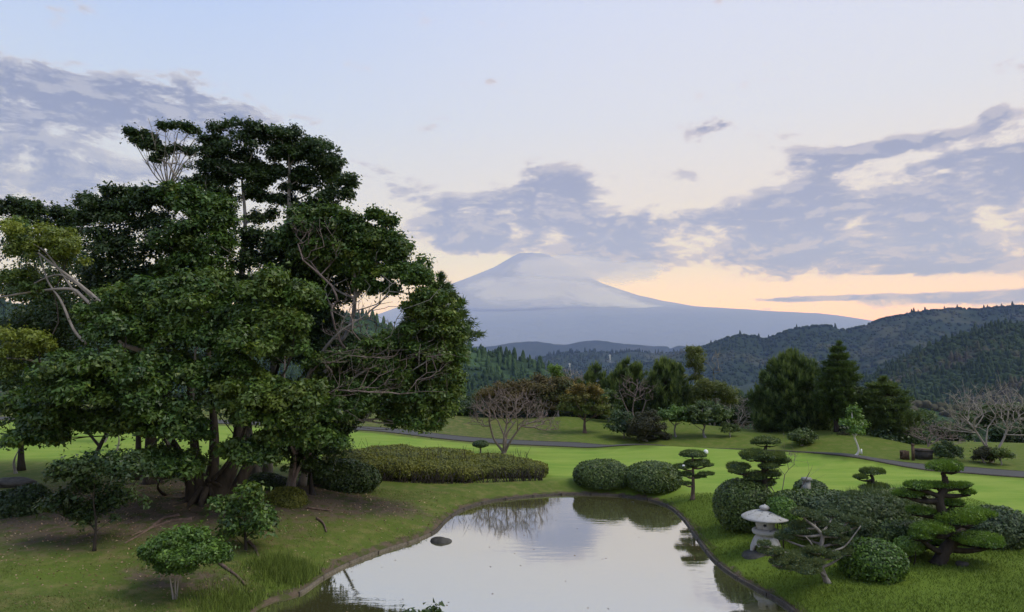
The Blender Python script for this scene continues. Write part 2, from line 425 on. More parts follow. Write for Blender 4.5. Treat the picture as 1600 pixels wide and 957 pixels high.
# pond water: olive murk under a mirror-like skin with light ripples
m, t, b, o, n = newmat('pond_water'); geo = nt(t, 'ShaderNodeNewGeometry'); P = geo.outputs['Position']
w1 = n.noise(n.vmap(P, scale=(.8, 3.2, 1)), 1.6, 3, .5); w2 = n.noise(P, .25, 2); w3 = n.noise(n.vmap(P, scale=(1,2.2,1)), 9, 2)
h = n.m('ADD', n.m('MULTIPLY', w1, n.sstep(w2, .4, .65)), n.m('MULTIPLY', w3, .05))
bp = nt(t, 'ShaderNodeBump'); bp.inputs['Strength'].default_value = .28; bp.inputs['Distance'].default_value = .016; t.links.new(h, bp.inputs['Height'])
setc(t, b, (.085,.082,.034), .9, .0)
gl = nt(t, 'ShaderNodeBsdfGlossy'); gl.inputs['Roughness'].default_value = .02; gl.inputs[0].default_value = (1, 1, 1, 1); t.links.new(bp.outputs[0], gl.inputs['Normal'])
fr = nt(t, 'ShaderNodeFresnel'); fr.inputs[0].default_value = 1.33; t.links.new(bp.outputs[0], fr.inputs['Normal'])
mx = nt(t, 'ShaderNodeMixShader'); t.links.new(n.m('MULTIPLY_ADD', fr.outputs[0], .42, .24, clamp=True), mx.inputs[0])
t.links.new(b.outputs[0], mx.inputs[1]); t.links.new(gl.outputs[0], mx.inputs[2]); t.links.new(mx.outputs[0], o.inputs[0]); MATS['water'] = m

def hillmat(name, c1, c2, c3, scale):
    m, t, b, o, n = newmat(name); geo = nt(t, 'ShaderNodeNewGeometry'); P = geo.outputs['Position']
    vo = nt(t, 'ShaderNodeTexVoronoi'); vo.inputs['Scale'].default_value = scale*3; t.links.new(P, vo.inputs['Vector'])
    a = n.noise(P, scale, 6, .7); big = n.noise(P, scale*.09, 5, .6)
    c = n.mix(a, c1, c2); c = n.mix(n.sstep(big, .5, .62), c, c3)
    c = n.mix(n.m('MULTIPLY', attr(t, 'rnd'), .6), c, n.mix(1.0, c, (1.5, 1.45, 1.3), 'MULTIPLY'))
    setc(t, b, c, .95, .05, bump=vo.outputs['Distance'], bstr=.3, bdist=1.2/scale*.5); MATS[name] = m
hillmat('hill_forest', (.013,.026,.016), (.034,.054,.030), (.055,.065,.040), .06)
hillmat('near_hill_forest', (.015,.029,.015), (.042,.064,.030), (.070,.066,.048), .10)
hillmat('bright_hill_forest', (.015,.030,.016), (.042,.070,.034), (.055,.095,.040), .12)
hillmat('far_hill', (.020,.034,.026), (.035,.050,.036), (.045,.055,.04), .02)
m, t, b, o, n = newmat('hazed_volcano_rock'); geo = nt(t, 'ShaderNodeNewGeometry'); P = geo.outputs['Position']
sp = nt(t, 'ShaderNodeSeparateXYZ'); t.links.new(P, sp.inputs[0])
a = n.noise(n.vmap(P, scale=(1,1,.35)), .0011, 7, .65)
c = n.mix(a, (.20,.19,.20), (.36,.33,.34)); c = n.mix(n.sstep(sp.outputs[2], 2100, 700), c, (.17,.19,.24))  # grey rock above; on the lower slopes haze blue is painted into the colour
setc(t, b, c, .95, .05, bump=a, bstr=.6, bdist=300); MATS['volcano'] = m
# ------------------------------------------------------------ terrain
pond_px = [(300,1130),(318,1040),(392,958),(425,936),(467,925),(503,901),(545,879),(600,858),(650,842),(680,828),(697,811),(722,795),(765,782),(820,775),(880,771),(950,772),(1000,777),(1040,788),(1066,807),(1087,836),(1112,869),(1142,894),(1178,915),(1218,937),(1248,962),(1275,1010),(1300,1130)]
pond_pts = np.array([onz(a, b_, 0.06)[:2] for a, b_ in pond_px])
PO = curve(np.column_stack([pond_pts, np.zeros(len(pond_pts))]), 8)[:, :2]       # open outline, bank side
PC = np.vstack([PO, [[PO[-1][0]-1.2, PO[-1][1]-1.0], [PO[0][0]+1.2, PO[0][1]-1.0]]])  # closed
def seg_dist(p, poly, closed=True):
    A = poly; B = np.roll(poly, -1, 0)
    if not closed: A, B = A[:-1], B[:-1]
    best = np.full(len(p), 1e9); cp = np.zeros((len(p), 2))
    for a, b_ in zip(A, B):
        ab = b_-a; t = np.clip(((p-a) @ ab) / (ab @ ab + 1e-12), 0, 1); q = a + t[:,None]*ab; d = np.linalg.norm(p-q, axis=1)
        m_ = d < best; best[m_] = d[m_]; cp[m_] = q[m_]
    return best, cp
def inside(p, poly):
    x, y = p[:,0], p[:,1]; c = np.zeros(len(p), bool); A = poly; B = np.roll(poly, -1, 0)
    for (x1,y1),(x2,y2) in zip(A, B):
        cond = ((y1 > y) != (y2 > y)) & (x < (x2-x1)*(y-y1)/((y2-y1) if y2 != y1 else 1e-9) + x1); c ^= cond
    return c
def sm(x, a, b_):
    t = np.clip((x-a)/(b_-a), 0, 1); return t*t*(3-2*t)
PCs = PC[::3]
def ground_h(X, Y):
    X = np.atleast_1d(np.asarray(X, float)); Y = np.atleast_1d(np.asarray(Y, float)); sh = X.shape
    X = X.ravel(); Y = Y.ravel(); p = np.stack([X, Y], 1)
    h = np.full(len(X), .34)
    near = (np.abs(X) < 30) & (Y < 40) & (Y > 0)
    d = np.full(len(X), 9.0); 
    if near.any(): d[near] = seg_dist(p[near], PCs)[0]
    h -= .26*(1 - sm(d, 0, 1.3))
    left = sm(-X, 1, 9)                                              # the left bank climbs to the trees
    h += left * .35 * sm(d, .3, 5) * (Y < 60)
    h += .45*np.exp(-(((X+10)/5.5)**2 + ((Y-22.5)/4.5)**2))
    h += sn(p, 5, 2, .35)*.05*sm(d, .2, 2)
    xs = sm(X, 3.5, 7)*(1-sm(X, 15.5, 18.5)); ys = np.interp(X, [6,8,17,20], [37,36.2,32.3,31])      # a swell that hides part of the road
    h += xs*(.34*np.exp(-((Y-ys)/1.9)**2) - .32*np.exp(-((Y-ys-4.0)/1.9)**2))
    h += .25*sm(-X, 12, 26)*sm(Y, 30, 42)
    # berm beyond the road
    yb = np.interp(X, [-40,-20,-8,0,5,8,12,16,20,25,30,60], [60,57,54,52,51,50,47,43.5,41,38,36.5,36])
    hb = np.interp(X, [-40,-20,-8,0,4,7,8.5,10.5,13,16,19,20.5,22.5,30,60], [.3,.3,.25,.3,.55,.35,.15,.75,.35,.2,.5,.45,.0,.0,.0])
    h += hb*np.exp(-((Y-yb)/4.2)**2)
    drop = np.maximum(0, Y - yb - 2)
    h -= np.minimum(drop*.24, 6+.07*drop) * sm(drop, 0, 8)
    return h.reshape(sh)
def build_ground():
    def axis(segs):
        out = []
        for a, b_, s_ in segs: out += list(np.arange(a, b_, s_))
        return np.array(out + [segs[-1][1]])
    ax = axis([(-320,-100,14),(-100,-40,4),(-40,-18,.8),(-18,-9,.3),(-9,9.6,.17),(9.6,18,.35),(18,40,.9),(40,100,4),(100,320,14)])
    ay = axis([(-12,8,2),(8,29,.16),(29,62,.5),(62,110,3),(110,360,14)])
    X, Y = np.meshgrid(ax, ay, indexing='ij'); nx, ny = X.shape; p = np.stack([X.ravel(), Y.ravel()], 1)
    nearm = (p[:,0] > -9) & (p[:,0] < 9.5) & (p[:,1] > 6) & (p[:,1] < 29)
    idx = np.where(nearm)[0]; d, cp = seg_dist(p[idx], PC); snap = idx[d < .085]; p[snap] = cp[d < .085]
    ins = np.zeros(len(p), bool); ins[idx] = inside(p[idx], PC) & (d > .001); ins[snap] = False
    Z = ground_h(p[:,0], p[:,1]); Z[snap] = .02; Z[ins] = -.5
    i, j = np.meshgrid(np.arange(nx-1), np.arange(ny-1), indexing='ij'); i = i.ravel(); j = j.ravel()
    q = np.stack([i*ny+j, (i+1)*ny+j, (i+1)*ny+j+1, i*ny+j+1], 1)
    q = q[~ins[q].all(1)]
    mb = M(); mb.add(np.column_stack([p, Z]), q, rnd=.5)
    me = mb.mesh('ground', MATS['ground'], smooth=True)
    x, y = p[:,0], p[:,1]
    roadY = np.interp(x, RX, RY)
    nse = sn(p, 31, 3, .5)
    # mown grass between the garden and the road
    gy = np.interp(x, [-30,-12,-6,0,4,7,10,14,20,40], [31,30,29.5,28.5,27,25.2,22.5,21,20,18])
    fair = sm(y + nse*.5, gy-1.0, gy+1.5) * (1 - sm(y, roadY-2.2, roadY-1.7))
    under = np.exp(-(((x+10.5)/7.5)**2 + ((y-20)/5.0)**2)) + .8*np.exp(-(((x+5.0)/3.2)**2 + ((y-22.3)/1.5)**2)) + .5*np.exp(-(((x+15)/6)**2 + ((y-24)/6)**2)) + .7*np.exp(-(((x-12.6)/.9)**2+((y-16.6)/.8)**2))
    under += .9*np.exp(-(((x+7.0)/1.5)**2 + ((y-15.3)/.7)**2))
    under += .55*np.exp(-(((y-49)/3)**2 + ((x-2)/3)**2))
    dirt = np.clip(under*.95 - .22 + nse*.14, 0, 1) * (1-fair)
    dd = np.full(len(p), 9.); dd[idx] = d; nonin = ~ins
    dirt = np.maximum(dirt, np.where(dd < .22, .75 + nse*.3, 0)); dirt[snap] = 1; dirt[ins] = 1
    lush = np.clip(.25 + .75*sm(x, 1, 4) + 1.0*np.exp(-(((x+4)/1.4)**2 + ((y-15.2)/1.5)**2)) + .7*np.exp(-(((x+10)/1.5)**2+((y-15)/1.2)**2)) - .5*sm(y - roadY, -1, 1) - .35*sm(-x, 5, 8)*(y < 19), 0, 1)
    for nm, a in (('fair', fair), ('dirt', dirt), ('lush', lush)):
        A = me.attributes.new(nm, 'FLOAT', 'POINT'); A.data.foreach_set('value', a.astype(np.float32))
    solo('ground', me, None, kind='structure')
    return p, Z, fair, dirt, lush, ins
# road centre line, from where it shows in the view
road_px = [(-200,664),(250,666),(550,674.5),(760,686),(900,692),(1000,697)]
_h = lambda a, b_, z: onz(a, b_, z)
RP = [_h(a, b_, .5)[:2] for a, b_ in road_px] + [np.array([8.5,38.6]), np.array([13.0,35.6])] + [_h(a, b_, .42)[:2] for a, b_ in [(1430,727.5),(1510,733),(1600,740),(1900,757)]]
RP = np.array(RP); o_ = np.argsort(RP[:,0]); RX, RY = RP[o_,0], RP[o_,1]
GP, GZ, GF, GD, GL, GI = build_ground()
# road: a strip laid just above the terrain
rc = curve(np.column_stack([RP, np.zeros(len(RP))]), 14)[:, :2]; tg = nrm(np.gradient(rc, axis=0)); nm_ = np.stack([-tg[:,1], tg[:,0]], 1)
mb = M(); rows = []
offs = [-.95,-.5,0,.5,.95]
for o1 in offs:
    q = rc + nm_*o1; rows.append(np.column_stack([q, ground_h(q[:,0], q[:,1]) + .03]))
V = np.stack(rows, 1); n_, k_ = V.shape[:2]
q = [(i*k_+j, (i+1)*k_+j, (i+1)*k_+j+1, i*k_+j+1) for i in range(n_-1) for j in range(k_-1)]
mb.add(V.reshape(-1,3), q); solo('road', mb, MATS['asphalt'], kind='structure', smooth=True)
for sgn in (-1, 1):       # low kerbs of the road
    q = rc + nm_*1.0*sgn; z = ground_h(q[:,0], q[:,1]); mb = M(); tube(mb, np.column_stack([q, z+.01]), .045, 4)
    solo('road_kerb', mb, MATS['kerb_dark'], kind='structure')
# pond
mb = M(); lo = PC.min(0)-1; hi = PC.max(0)+1
wx = np.linspace(lo[0], hi[0], 24); wy = np.linspace(lo[1], hi[1], 24)
pp = PC[::2]; cen = pp.mean(0)
mb.add(np.column_stack([np.vstack([cen, cen + (pp-cen)*1.004]), np.zeros(len(pp)+1)]), None, [(0, i+1, (i+1)%len(pp)+1) for i in range(len(pp))])
solo('pond_water', mb, MATS['water'], kind='structure')
mb = M(); mb.add([(lo[0],lo[1],-.6),(hi[0],lo[1],-.6),(hi[0],hi[1],-.6),(lo[0],hi[1],-.6)], [(0,1,2,3)]); solo('pond_bed', mb, MATS['dark_stone'], kind='structure')
# kerb round the pond, laid in short lengths
kb = thing('pond_kerb', 'low weathered kerb running round the edge of the garden pond', 'kerb', (PO[40][0], PO[40][1], 0))
s_ = np.concatenate([[0], np.cumsum(np.linalg.norm(np.diff(PO, axis=0), axis=1))]); tot = s_[-1]; nseg = int(tot/1.15)
def kerb_at(s): return np.array([np.interp(s, s_, PO[:,0]), np.interp(s, s_, PO[:,1])])
start = s_[np.argmin(np.linalg.norm(PO - onz(467,925,.06)[:2], axis=1))]
for k in range(nseg):
    a = start + k*1.15; b_ = a + 1.13
    if b_ > tot: break
    ss = np.linspace(a, b_, 7); c = np.array([kerb_at(s) for s in ss]); tg = nrm(np.array([kerb_at(s+.05)-kerb_at(s-.05) for s in ss])); nn = np.stack([-tg[:,1], tg[:,0]], 1)
    j = RNG.uniform(-.006, .006)
    prof = [(-.035,-.25),(-.030,.055),(-.022,.062),(.024,.062),(.032,.055),(.038,-.25)]
    V = np.array([[(*(c[i] + nn[i]*(o1+j)), z+j) for o1, z in prof] for i in range(7)]).reshape(-1,3); P6 = len(prof)
    q = [(i*P6+m_, i*P6+(m_+1)%P6, (i+1)*P6+(m_+1)%P6, (i+1)*P6+m_) for i in range(6) for m_ in range(P6)]
    q += [(0,1,4,5),(1,2,3,4),(36,41,40,37),(37,40,39,38)]
    mid = c[3]; light = mid[0] < -1.2 and mid[1] < 21
    mb = M(); mb.add(V, q); part('kerb_length', mb, MATS['kerb_wood' if light else 'kerb_dark'], kb, loc=(mid[0], mid[1], 0))

# ------------------------------------------------------------ hills
def ridge(name, sil, D, Db, tb, mat, nx=260, nyy=40, amp=1.0, seed=1, p=1.15, back=1.5, crag=.0):
    """a hill whose skyline passes through the given bearings; its slope comes down towards the viewer"""
    sx = np.array([s[0] for s in sil], float); sy = np.array([s[1] for s in sil], float)
    px = np.linspace(sx[0], sx[-1], nx); C = curve(np.column_stack([sx, sy, sy*0]), 12); py = np.interp(px, C[:,0], C[:,1])
    b = np.array([ray(x, y) for x, y in zip(px, py)]); bear = b[:,0]/b[:,1]; tr = b[:,2]/b[:,1]
    tr = tr + sn(np.column_stack([px*.9, px*0]), seed+3, 3, .12)*crag/F
    T = np.concatenate([np.linspace(0, 1, nyy), [1.06, 1.2, back]])
    Bm, Tm = np.meshgrid(bear, T, indexing='ij'); trm = np.repeat(tr[:,None], len(T), 1)
    Yd = Db + (D-Db)*Tm; X = Bm*Yd
    q = np.column_stack([Bm.ravel()*14, Tm.ravel()*1.2])
    rav = np.abs(sn(q, seed, 3, 1.0)).reshape(Bm.shape); rav2 = sn(np.column_stack([Bm.ravel()*60, Tm.ravel()*7]), seed+9, 3, 1.0).reshape(Bm.shape)
    tt = np.clip(Tm, 0, 1); ang = tb + (trm-tb)*tt**p
    slack = (1-tt)*tt*4
    ang = ang - amp*slack*rav*.018 - amp*slack*(.5+.5*rav2)*.006
    Z = CAMZ + ang*Yd
    fall = np.clip(Tm-1, 0, None); Z = np.where(Tm > 1, CAMZ + trm*D - fall*(D-Db)*.5, Z)
    V = np.stack([X, Yd, Z], 2); ny2 = len(T)
    i, j = np.meshgrid(np.arange(nx-1), np.arange(ny2-1), indexing='ij'); i = i.ravel(); j = j.ravel()
    mb = M(); mb.add(V.reshape(-1,3), np.stack([i*ny2+j, (i+1)*ny2+j, (i+1)*ny2+j+1, i*ny2+j+1], 1), rnd=.0)
    solo(name, mb, MATS[mat], kind='structure', smooth=True)
    return V
def crowns(name, V, n, size, mat, conifer=.3, tmin=0, tmax=None, seed=1, power=1.0):
    """treetops standing on a hill: a wood nobody could count"""
    r = np.random.default_rng(seed); nx, ny = V.shape[:2]; tmax = tmax or ny-3.01
    fx = r.uniform(0, nx-1.01, n); fy = tmin + (tmax-tmin)*r.random(n)**power; fy[: n//12] = ny - 4.0
    i = fx.astype(int); j = fy.astype(int); u = (fx-i)[:,None]; w = (fy-j)[:,None]
    P = (V[i,j]*(1-u)*(1-w) + V[i+1,j]*u*(1-w) + V[i,j+1]*(1-u)*w + V[i+1,j+1]*u*w)
    s = size*r.uniform(.6, 1.35, n); con = r.random(n) < conifer
    hgt = np.where(con, s*1.7, s*.66); a0 = r.uniform(0, 6.28, n); K = 4
    an = a0[:,None] + np.arange(K)*2*math.pi/K
    rings = []
    for zf, rf_b, rf_c in ((-.3, .50, .45), (.40, .54, .34), (.85, .36, .15)):
        rf = np.where(con, rf_c, rf_b)*s; jit = r.uniform(.75, 1.25, (n,K))
        rings.append(np.stack([P[:,None,0] + np.cos(an)*rf[:,None]*jit, P[:,None,1] + np.sin(an)*rf[:,None]*jit, np.repeat((P[:,2]+hgt*zf)[:,None], K, 1)], 2))
    top = P + np.stack([r.normal(0,.06,n)*s, r.normal(0,.06,n)*s, hgt], 1)
    VV = np.concatenate([np.concatenate(rings, 1), top[:,None]], 1)      # n, 3K+1, 3
    q = []; t = []
    for g in range(2):
        for k in range(K): q.append((g*K+k, g*K+(k+1)%K, (g+1)*K+(k+1)%K, (g+1)*K+k))
    for k in range(K): t.append((2*K+k, 2*K+(k+1)%K, 3*K))
    off = (np.arange(n)*(3*K+1))[:,None,None]; rn = r.random(n)
    mb = M(); mb.add(VV.reshape(-1,3), (np.array(q)[None]+off).reshape(-1,4), (np.array(t)[None]+off).reshape(-1,3), rnd=0.0)
    mb.qr[-1] = np.repeat(rn, len(q)); mb.tr[-1] = np.repeat(rn, len(t))
    return solo(name, mb, MATS[mat], kind='stuff')
V = ridge('far_blue_hills', [(430,548),(560,545),(660,540),(740,541),(760,541),(785,538),(800,536),(830,534),(860,537),(888,538),(905,535),(930,532.5),(960,536),(1000,539),(1040,542),(1047,546),(1062,541),(1090,543),(1150,546),(1260,549)], 6500, 4300, -.012, 'far_hill', amp=.5, seed=3, crag=1.5, nx=420)
V = ridge('valley_hills', [(640,592),(780,580),(840,562),(872,553),(910,551),(945,551),(960,553),(985,550),(1030,552),(1090,553),(1180,560),(1300,570)], 3300, 1500, -.045, 'hill_forest', amp=.6, seed=5, crag=1, nx=300)
crowns('valley_hill_forest', V, 4500, 11, 'hill_forest', seed=4)
V = ridge('forested_mountains', [(980,578),(1040,560),(1095,545),(1120,535),(1150,526),(1178,526),(1196,531),(1215,524),(1250,514),(1290,510),(1308,513),(1320,516),(1350,510),(1380,500),(1420,492),(1460,486),(1500,482.5),(1530,485),(1560,481),(1600,480),(1660,476),(1750,482),(1900,470),(2100,480)], 2300, 700, -.085, 'hill_forest', nx=420, nyy=60, amp=1.6, seed=8, crag=1)
crowns('mountain_forest', V, 11000, 9.8, 'hill_forest', seed=6, conifer=.04)
V = ridge('near_forested_hill', [(1330,612),(1375,585),(1400,570),(1450,548),(1500,528),(1545,517),(1600,509),(1680,500),(1800,505),(2000,515)], 950, 330, -.11, 'near_hill_forest', nx=240, nyy=50, amp=1.0, seed=12)
crowns('near_hill_forest', V, 7500, 6.6, 'near_hill_forest', seed=7, conifer=.2)
V = ridge('left_forested_hill', [(-700,470),(-300,470),(0,480),(300,490),(450,492),(560,496),(600,512),(650,530),(700,542),(740,550),(770,556),(800,561),(830,568),(852,577),(880,588),(910,601),(960,622)], 640, 200, -.13, 'bright_hill_forest', nx=360, nyy=50, amp=.8, seed=15)
crowns('left_hill_forest', V, 7500, 5.2, 'bright_hill_forest', seed=9, conifer=.35)
V = ridge('valley_slope', [(-900,640),(300,628),(700,618),(900,612),(1100,618),(1300,628),(1500,640),(1700,648),(2200,655)], 260, 75, -.16, 'bright_hill_forest', nx=200, nyy=30, amp=.5, seed=22)
crowns('valley_slope_wood', V, 3200, 3.4, 'near_hill_forest', seed=19, conifer=.0, tmin=3)
# the plain below, out to the horizon
mb = M(); mb.add([(-40000,60,-42),(40000,60,-42),(40000,24000,-260),(-40000,24000,-260)], [(0,1,2,3)]); solo('valley_floor', mb, MATS['far_hill'], kind='structure')

# ------------------------------------------------------------ the volcano
def volcano():
    D = 25000.; cx = (835-PX0)/F*D
    rp = np.array([0, 22, 60, 105, 135, 165, 195, 245, 295, 400, 440, 480, 520, 600, 720, 980])/F*D
    hr = np.array([157,161,143,113,101, 90, 82, 73, 68, 58, 54, 45, 36, 20, 0, -18])/F*D
    lp = np.array([0, 23, 35, 65, 100, 135, 170, 210, 275, 400, 600, 720, 980])/F*D
    hl = np.array([157,163,157,138,123,108,92,76,52,25,8,0,-18])/F*D
    th = np.linspace(math.pi, 2*math.pi, 181); rr = np.concatenate([[0,6,12,18,22.5,24,27,31,35,40,46,52,58,62], np.linspace(66, 480, 60), [520,560,600,640,700,760,860,980]])/F*D
    T, Rr = np.meshgrid(th, rr, indexing='ij'); X = cx + Rr*np.cos(T); Y = D + Rr*np.sin(T)
    w = (.5+.5*np.cos(T)); zr = np.interp(Rr, rp, hr); zl = np.interp(Rr, lp, hl); Z = zr*w + zl*(1-w)
    q = np.column_stack([(np.cos(T)*5).ravel(), (np.sin(T)*5).ravel(), Rr.ravel()/4000]); g = sn(q, 77, 4, 2.2).reshape(T.shape)
    Z += g*90*np.sin(np.clip(Rr/7000, 0, 1)*math.pi) + CAMZ
    Z += sn(np.column_stack([X.ravel()/600, Y.ravel()/600]), 6, 3, 1).reshape(T.shape)*22
    # Hoei side crater shoulder
    nx, ny = T.shape; i, j = np.meshgrid(np.arange(nx-1), np.arange(ny-1), indexing='ij'); i = i.ravel(); j = j.ravel()
    mb = M(); mb.add(np.stack([X,Y,Z],2).reshape(-1,3), np.stack([i*ny+j, (i+1)*ny+j, (i+1)*ny+j+1, i*ny+j+1], 1), rnd=.3)
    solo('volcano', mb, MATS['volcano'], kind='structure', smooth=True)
volcano()

# thin cloud caught on the upper slopes: two wavy sheets standing off the mountain, torn into streaks
mc = bpy.data.materials.new('wispy_cloud'); mc.use_nodes = True; t = mc.node_tree; t.nodes.clear(); n = NB(t)
geo = nt(t, 'ShaderNodeNewGeometry'); Pn = geo.outputs['Position']
ws = nt(t, 'ShaderNodeTexNoise'); ws.inputs['Scale'].default_value = .0006; t.links.new(Pn, ws.inputs['Vector'])
wa = nt(t, 'ShaderNodeVectorMath', operation='MULTIPLY_ADD'); t.links.new(ws.outputs['Color'], wa.inputs[0]); wa.inputs[1].default_value = (1500, 1500, 500); t.links.new(Pn, wa.inputs[2])
v = n.vmap(wa.outputs[0], scale=(.0003, .0003, .0014), rot=(0, .10, 0))
f = n.noise(v, 1.0, 9, .66)
al = n.m('MULTIPLY', n.sstep(n.m('ADD', f, n.m('MULTIPLY', attr(t, 'tint'), .38)), .60, .86), n.sstep(attr(t, 'tint'), .0, .8))
df = nt(t, 'ShaderNodeBsdfDiffuse'); df.inputs[0].default_value = (.88, .84, .86, 1); tl = nt(t, 'ShaderNodeBsdfTranslucent'); tl.inputs[0].default_value = (.9, .84, .82, 1)
m1 = nt(t, 'ShaderNodeMixShader'); m1.inputs[0].default_value = .5; t.links.new(df.outputs[0], m1.inputs[1]); t.links.new(tl.outputs[0], m1.inputs[2])
tp = nt(t, 'ShaderNodeBsdfTransparent'); m2 = nt(t, 'ShaderNodeMixShader'); o = nt(t, 'ShaderNodeOutputMaterial')
t.links.new(n.m('MULTIPLY', al, .8), m2.inputs[0]); t.links.new(tp.outputs[0], m2.inputs[1]); t.links.new(m1.outputs[0], m2.inputs[2]); t.links.new(m2.outputs[0], o.inputs[0])
def cloud_sheet(name, pts, Y0, bulge, seed, n1=70, n2=24):
    """pts: rows of (px, py_top, py_bottom)"""
    P_ = np.array(pts, float); u = np.linspace(0, 1, n1); px = np.interp(u, np.linspace(0,1,len(P_)), P_[:,0]); pt = np.interp(px, P_[:,0], P_[:,1]); pb = np.interp(px, P_[:,0], P_[:,2])
    V = np.zeros((n1, n2, 3)); A = np.zeros((n1, n2))
    for j in range(n2):
        w = j/(n2-1)
        for i in range(n1):
            V[i,j] = at(px[i], pt[i]*(1-w) + pb[i]*w, Y0 - bulge*math.sin(math.pi*u[i]) - 1200*w)
            A[i,j] = math.sin(math.pi*w**.8)**1.2 * min(1, 6*u[i], 6*(1-u[i]))
    V[:,:,1] += sn(np.column_stack([V[:,:,0].ravel()/1200, V[:,:,2].ravel()/350]), seed, 3, 1).reshape(n1,n2)*220
    i, j = np.meshgrid(np.arange(n1-1), np.arange(n2-1), indexing='ij'); i = i.ravel(); j = j.ravel()
    q = np.stack([i*n2+j, (i+1)*n2+j, (i+1)*n2+j+1, i*n2+j+1], 1); mb = M(); mb.add(V.reshape(-1,3), q)
    me = mb.mesh(name, mc, smooth=True); me.attributes.remove(me.attributes['tint']); a_ = me.attributes.new('tint', 'FLOAT', 'POINT'); a_.data.foreach_set('value', A.ravel().astype(np.float32))
    return solo(name, me, None, kind='stuff')
cloud_sheet('summit_cloud', [(775,412,440),(830,392,450),(880,386,458),(940,388,462),(1000,400,450),(1060,408,440)], 22500, 900, 3)
cloud_sheet('slope_cloud', [(690,440,470),(760,425,488),(830,420,500),(900,425,505),(960,445,500),(1030,470,498),(1110,482,500)], 19500, 1500, 7)

# ------------------------------------------------------------ haze over the whole land
mh = bpy.data.materials.new('haze_air'); mh.use_nodes = True; t = mh.node_tree; t.nodes.clear()
pv = nt(t, 'ShaderNodeVolumePrincipled'); o = nt(t, 'ShaderNodeOutputMaterial'); t.links.new(pv.outputs[0], o.inputs['Volume'])
pv.inputs['Color'].default_value = (.33, .44, 1.0, 1); pv.inputs['Density'].default_value = 7.0e-5; pv.inputs['Absorption Color'].default_value = (1,1,1,1)
mb = M(); x0,x1,y0,y1,z0,z1 = -42000,42000,-200,25500,-400,4300
mb.add([(x0,y0,z0),(x1,y0,z0),(x1,y1,z0),(x0,y1,z0),(x0,y0,z1),(x1,y0,z1),(x1,y1,z1),(x0,y1,z1)], [(0,3,2,1),(4,5,6,7),(0,1,5,4),(1,2,6,5),(2,3,7,6),(3,0,4,7)])
solo('haze', mb, mh, kind='stuff')
# ------------------------------------------------------------ foliage builders
def pad(mb, c, rad, nsub=9, per=150, L=.16, Wd=.09, tint=0.0, tvar=.12, flat=.75, low=-.15, subr=.42, core=False, upb=.5):
    """a dome of foliage made of smaller leafy lumps; leaves sit on the upper shell of each lump"""
    c = np.asarray(c, float); rad = np.asarray(rad, float); k = min(rad[0], rad[2]*1.4)
    d = sphere_dirs(nsub, low); cen = c + d*rad*RNG.uniform(.40, 1.10, (nsub,1))
    for i in range(nsub):
        r0 = subr*k*RNG.uniform(.55, 1.35); rr = np.array([r0, r0, r0*flat])
        n = int(per*(r0/(subr*k))**1.6); s = sphere_dirs(n, -.45)
        bump = 1 + .16*sn(s, int(RNG.integers(1e6)), 2, 3.5)
        p = cen[i] + s*rr*(bump*(1.12 - .55*RNG.random(n)**1.3))[:,None] + RNG.normal(size=(n,3))*L*np.where(RNG.random(n) < .12, 1.0, .4)[:,None]
        nml = nrm(s*np.array([1,1,1.4]) + RNG.normal(size=(n,3))*.45 + np.array([0,0,upb]))
        tv = np.clip(tint + RNG.normal()*tvar, 0, 1)
        L_v = L*RNG.uniform(.6, 1.2, n)
        tt = np.clip(tv + (RNG.random(n) < .10)*RNG.uniform(.1, .5, n), 0, 1)
        leaves(mb, p, nml, L_v, L_v*(Wd/L), np.clip(RNG.random(n)*.7 + RNG.uniform(-.1, .4), 0, 1), tt)
def clipped(mb, c, rad, n, L=.07, Wd=.045, tint=0.1, low=-.95, amp=.07, seed=None, f=3.0, core_mb=None, needle=False, box=2.0, top_tint=None, shell=.10):
    """sheared foliage: a closed body with short leaves standing off its skin. box > 2 squares the body up"""
    c = np.asarray(c, float); rad = np.asarray(rad, float); seed = int(RNG.integers(1e6)) if seed is None else seed
    s = sphere_dirs(n, low)
    def shape(s):
        e = (np.abs(s)**box).sum(1)**(-1/box); r = 1 + amp*sn(s*rad/rad.max(), seed, 3, f)
        return s*(e*r)[:,None]
    q = shape(s); p = c + q*rad*RNG.uniform(1-shell, 1.03, n)[:,None]
    nml = nrm(q/rad + RNG.normal(size=(n,3))*.5*np.linalg.norm(q/rad, axis=1, keepdims=True)); nml = nrm(nml + np.array([0,0,.25]))
    tt = tint + (RNG.random(n) < .12)*.35
    if top_tint is not None: tt = tt + (s[:,2] > .25)*(RNG.random(n) < .55)*top_tint
    tt = np.clip(tt, 0, 1)
    if needle: needles(mb, p, nrm(nml + np.array([0,0,.3])), L, Wd, RNG.random(n), tt, .5, 2) if False else needles(mb, p, nrm(nml + np.array([0,0,.3])), L, Wd, .5, 0.1, .5, 2)
    else: leaves(mb, p, nml, L, Wd, RNG.random(n), tt)
    core = core_mb or mb; seg, rings = 18, 10; v = []
    for i in range(rings+1):
        th = math.pi*i/rings
        for j in range(seg):
            a = 2*math.pi*j/seg; v.append((math.sin(th)*math.cos(a), math.sin(th)*math.sin(a), max(math.cos(th), low)))
    v = np.array(v); v = np.where(np.abs(v) < 1e-6, 1e-6, v); core.add(c + shape(v)*rad*(.93-shell*.6), [(i*seg+j, (i+1)*seg+j, (i+1)*seg+(j+1)%seg, i*seg+(j+1)%seg) for i in range(rings) for j in range(seg)], rnd=.1, tint=0)

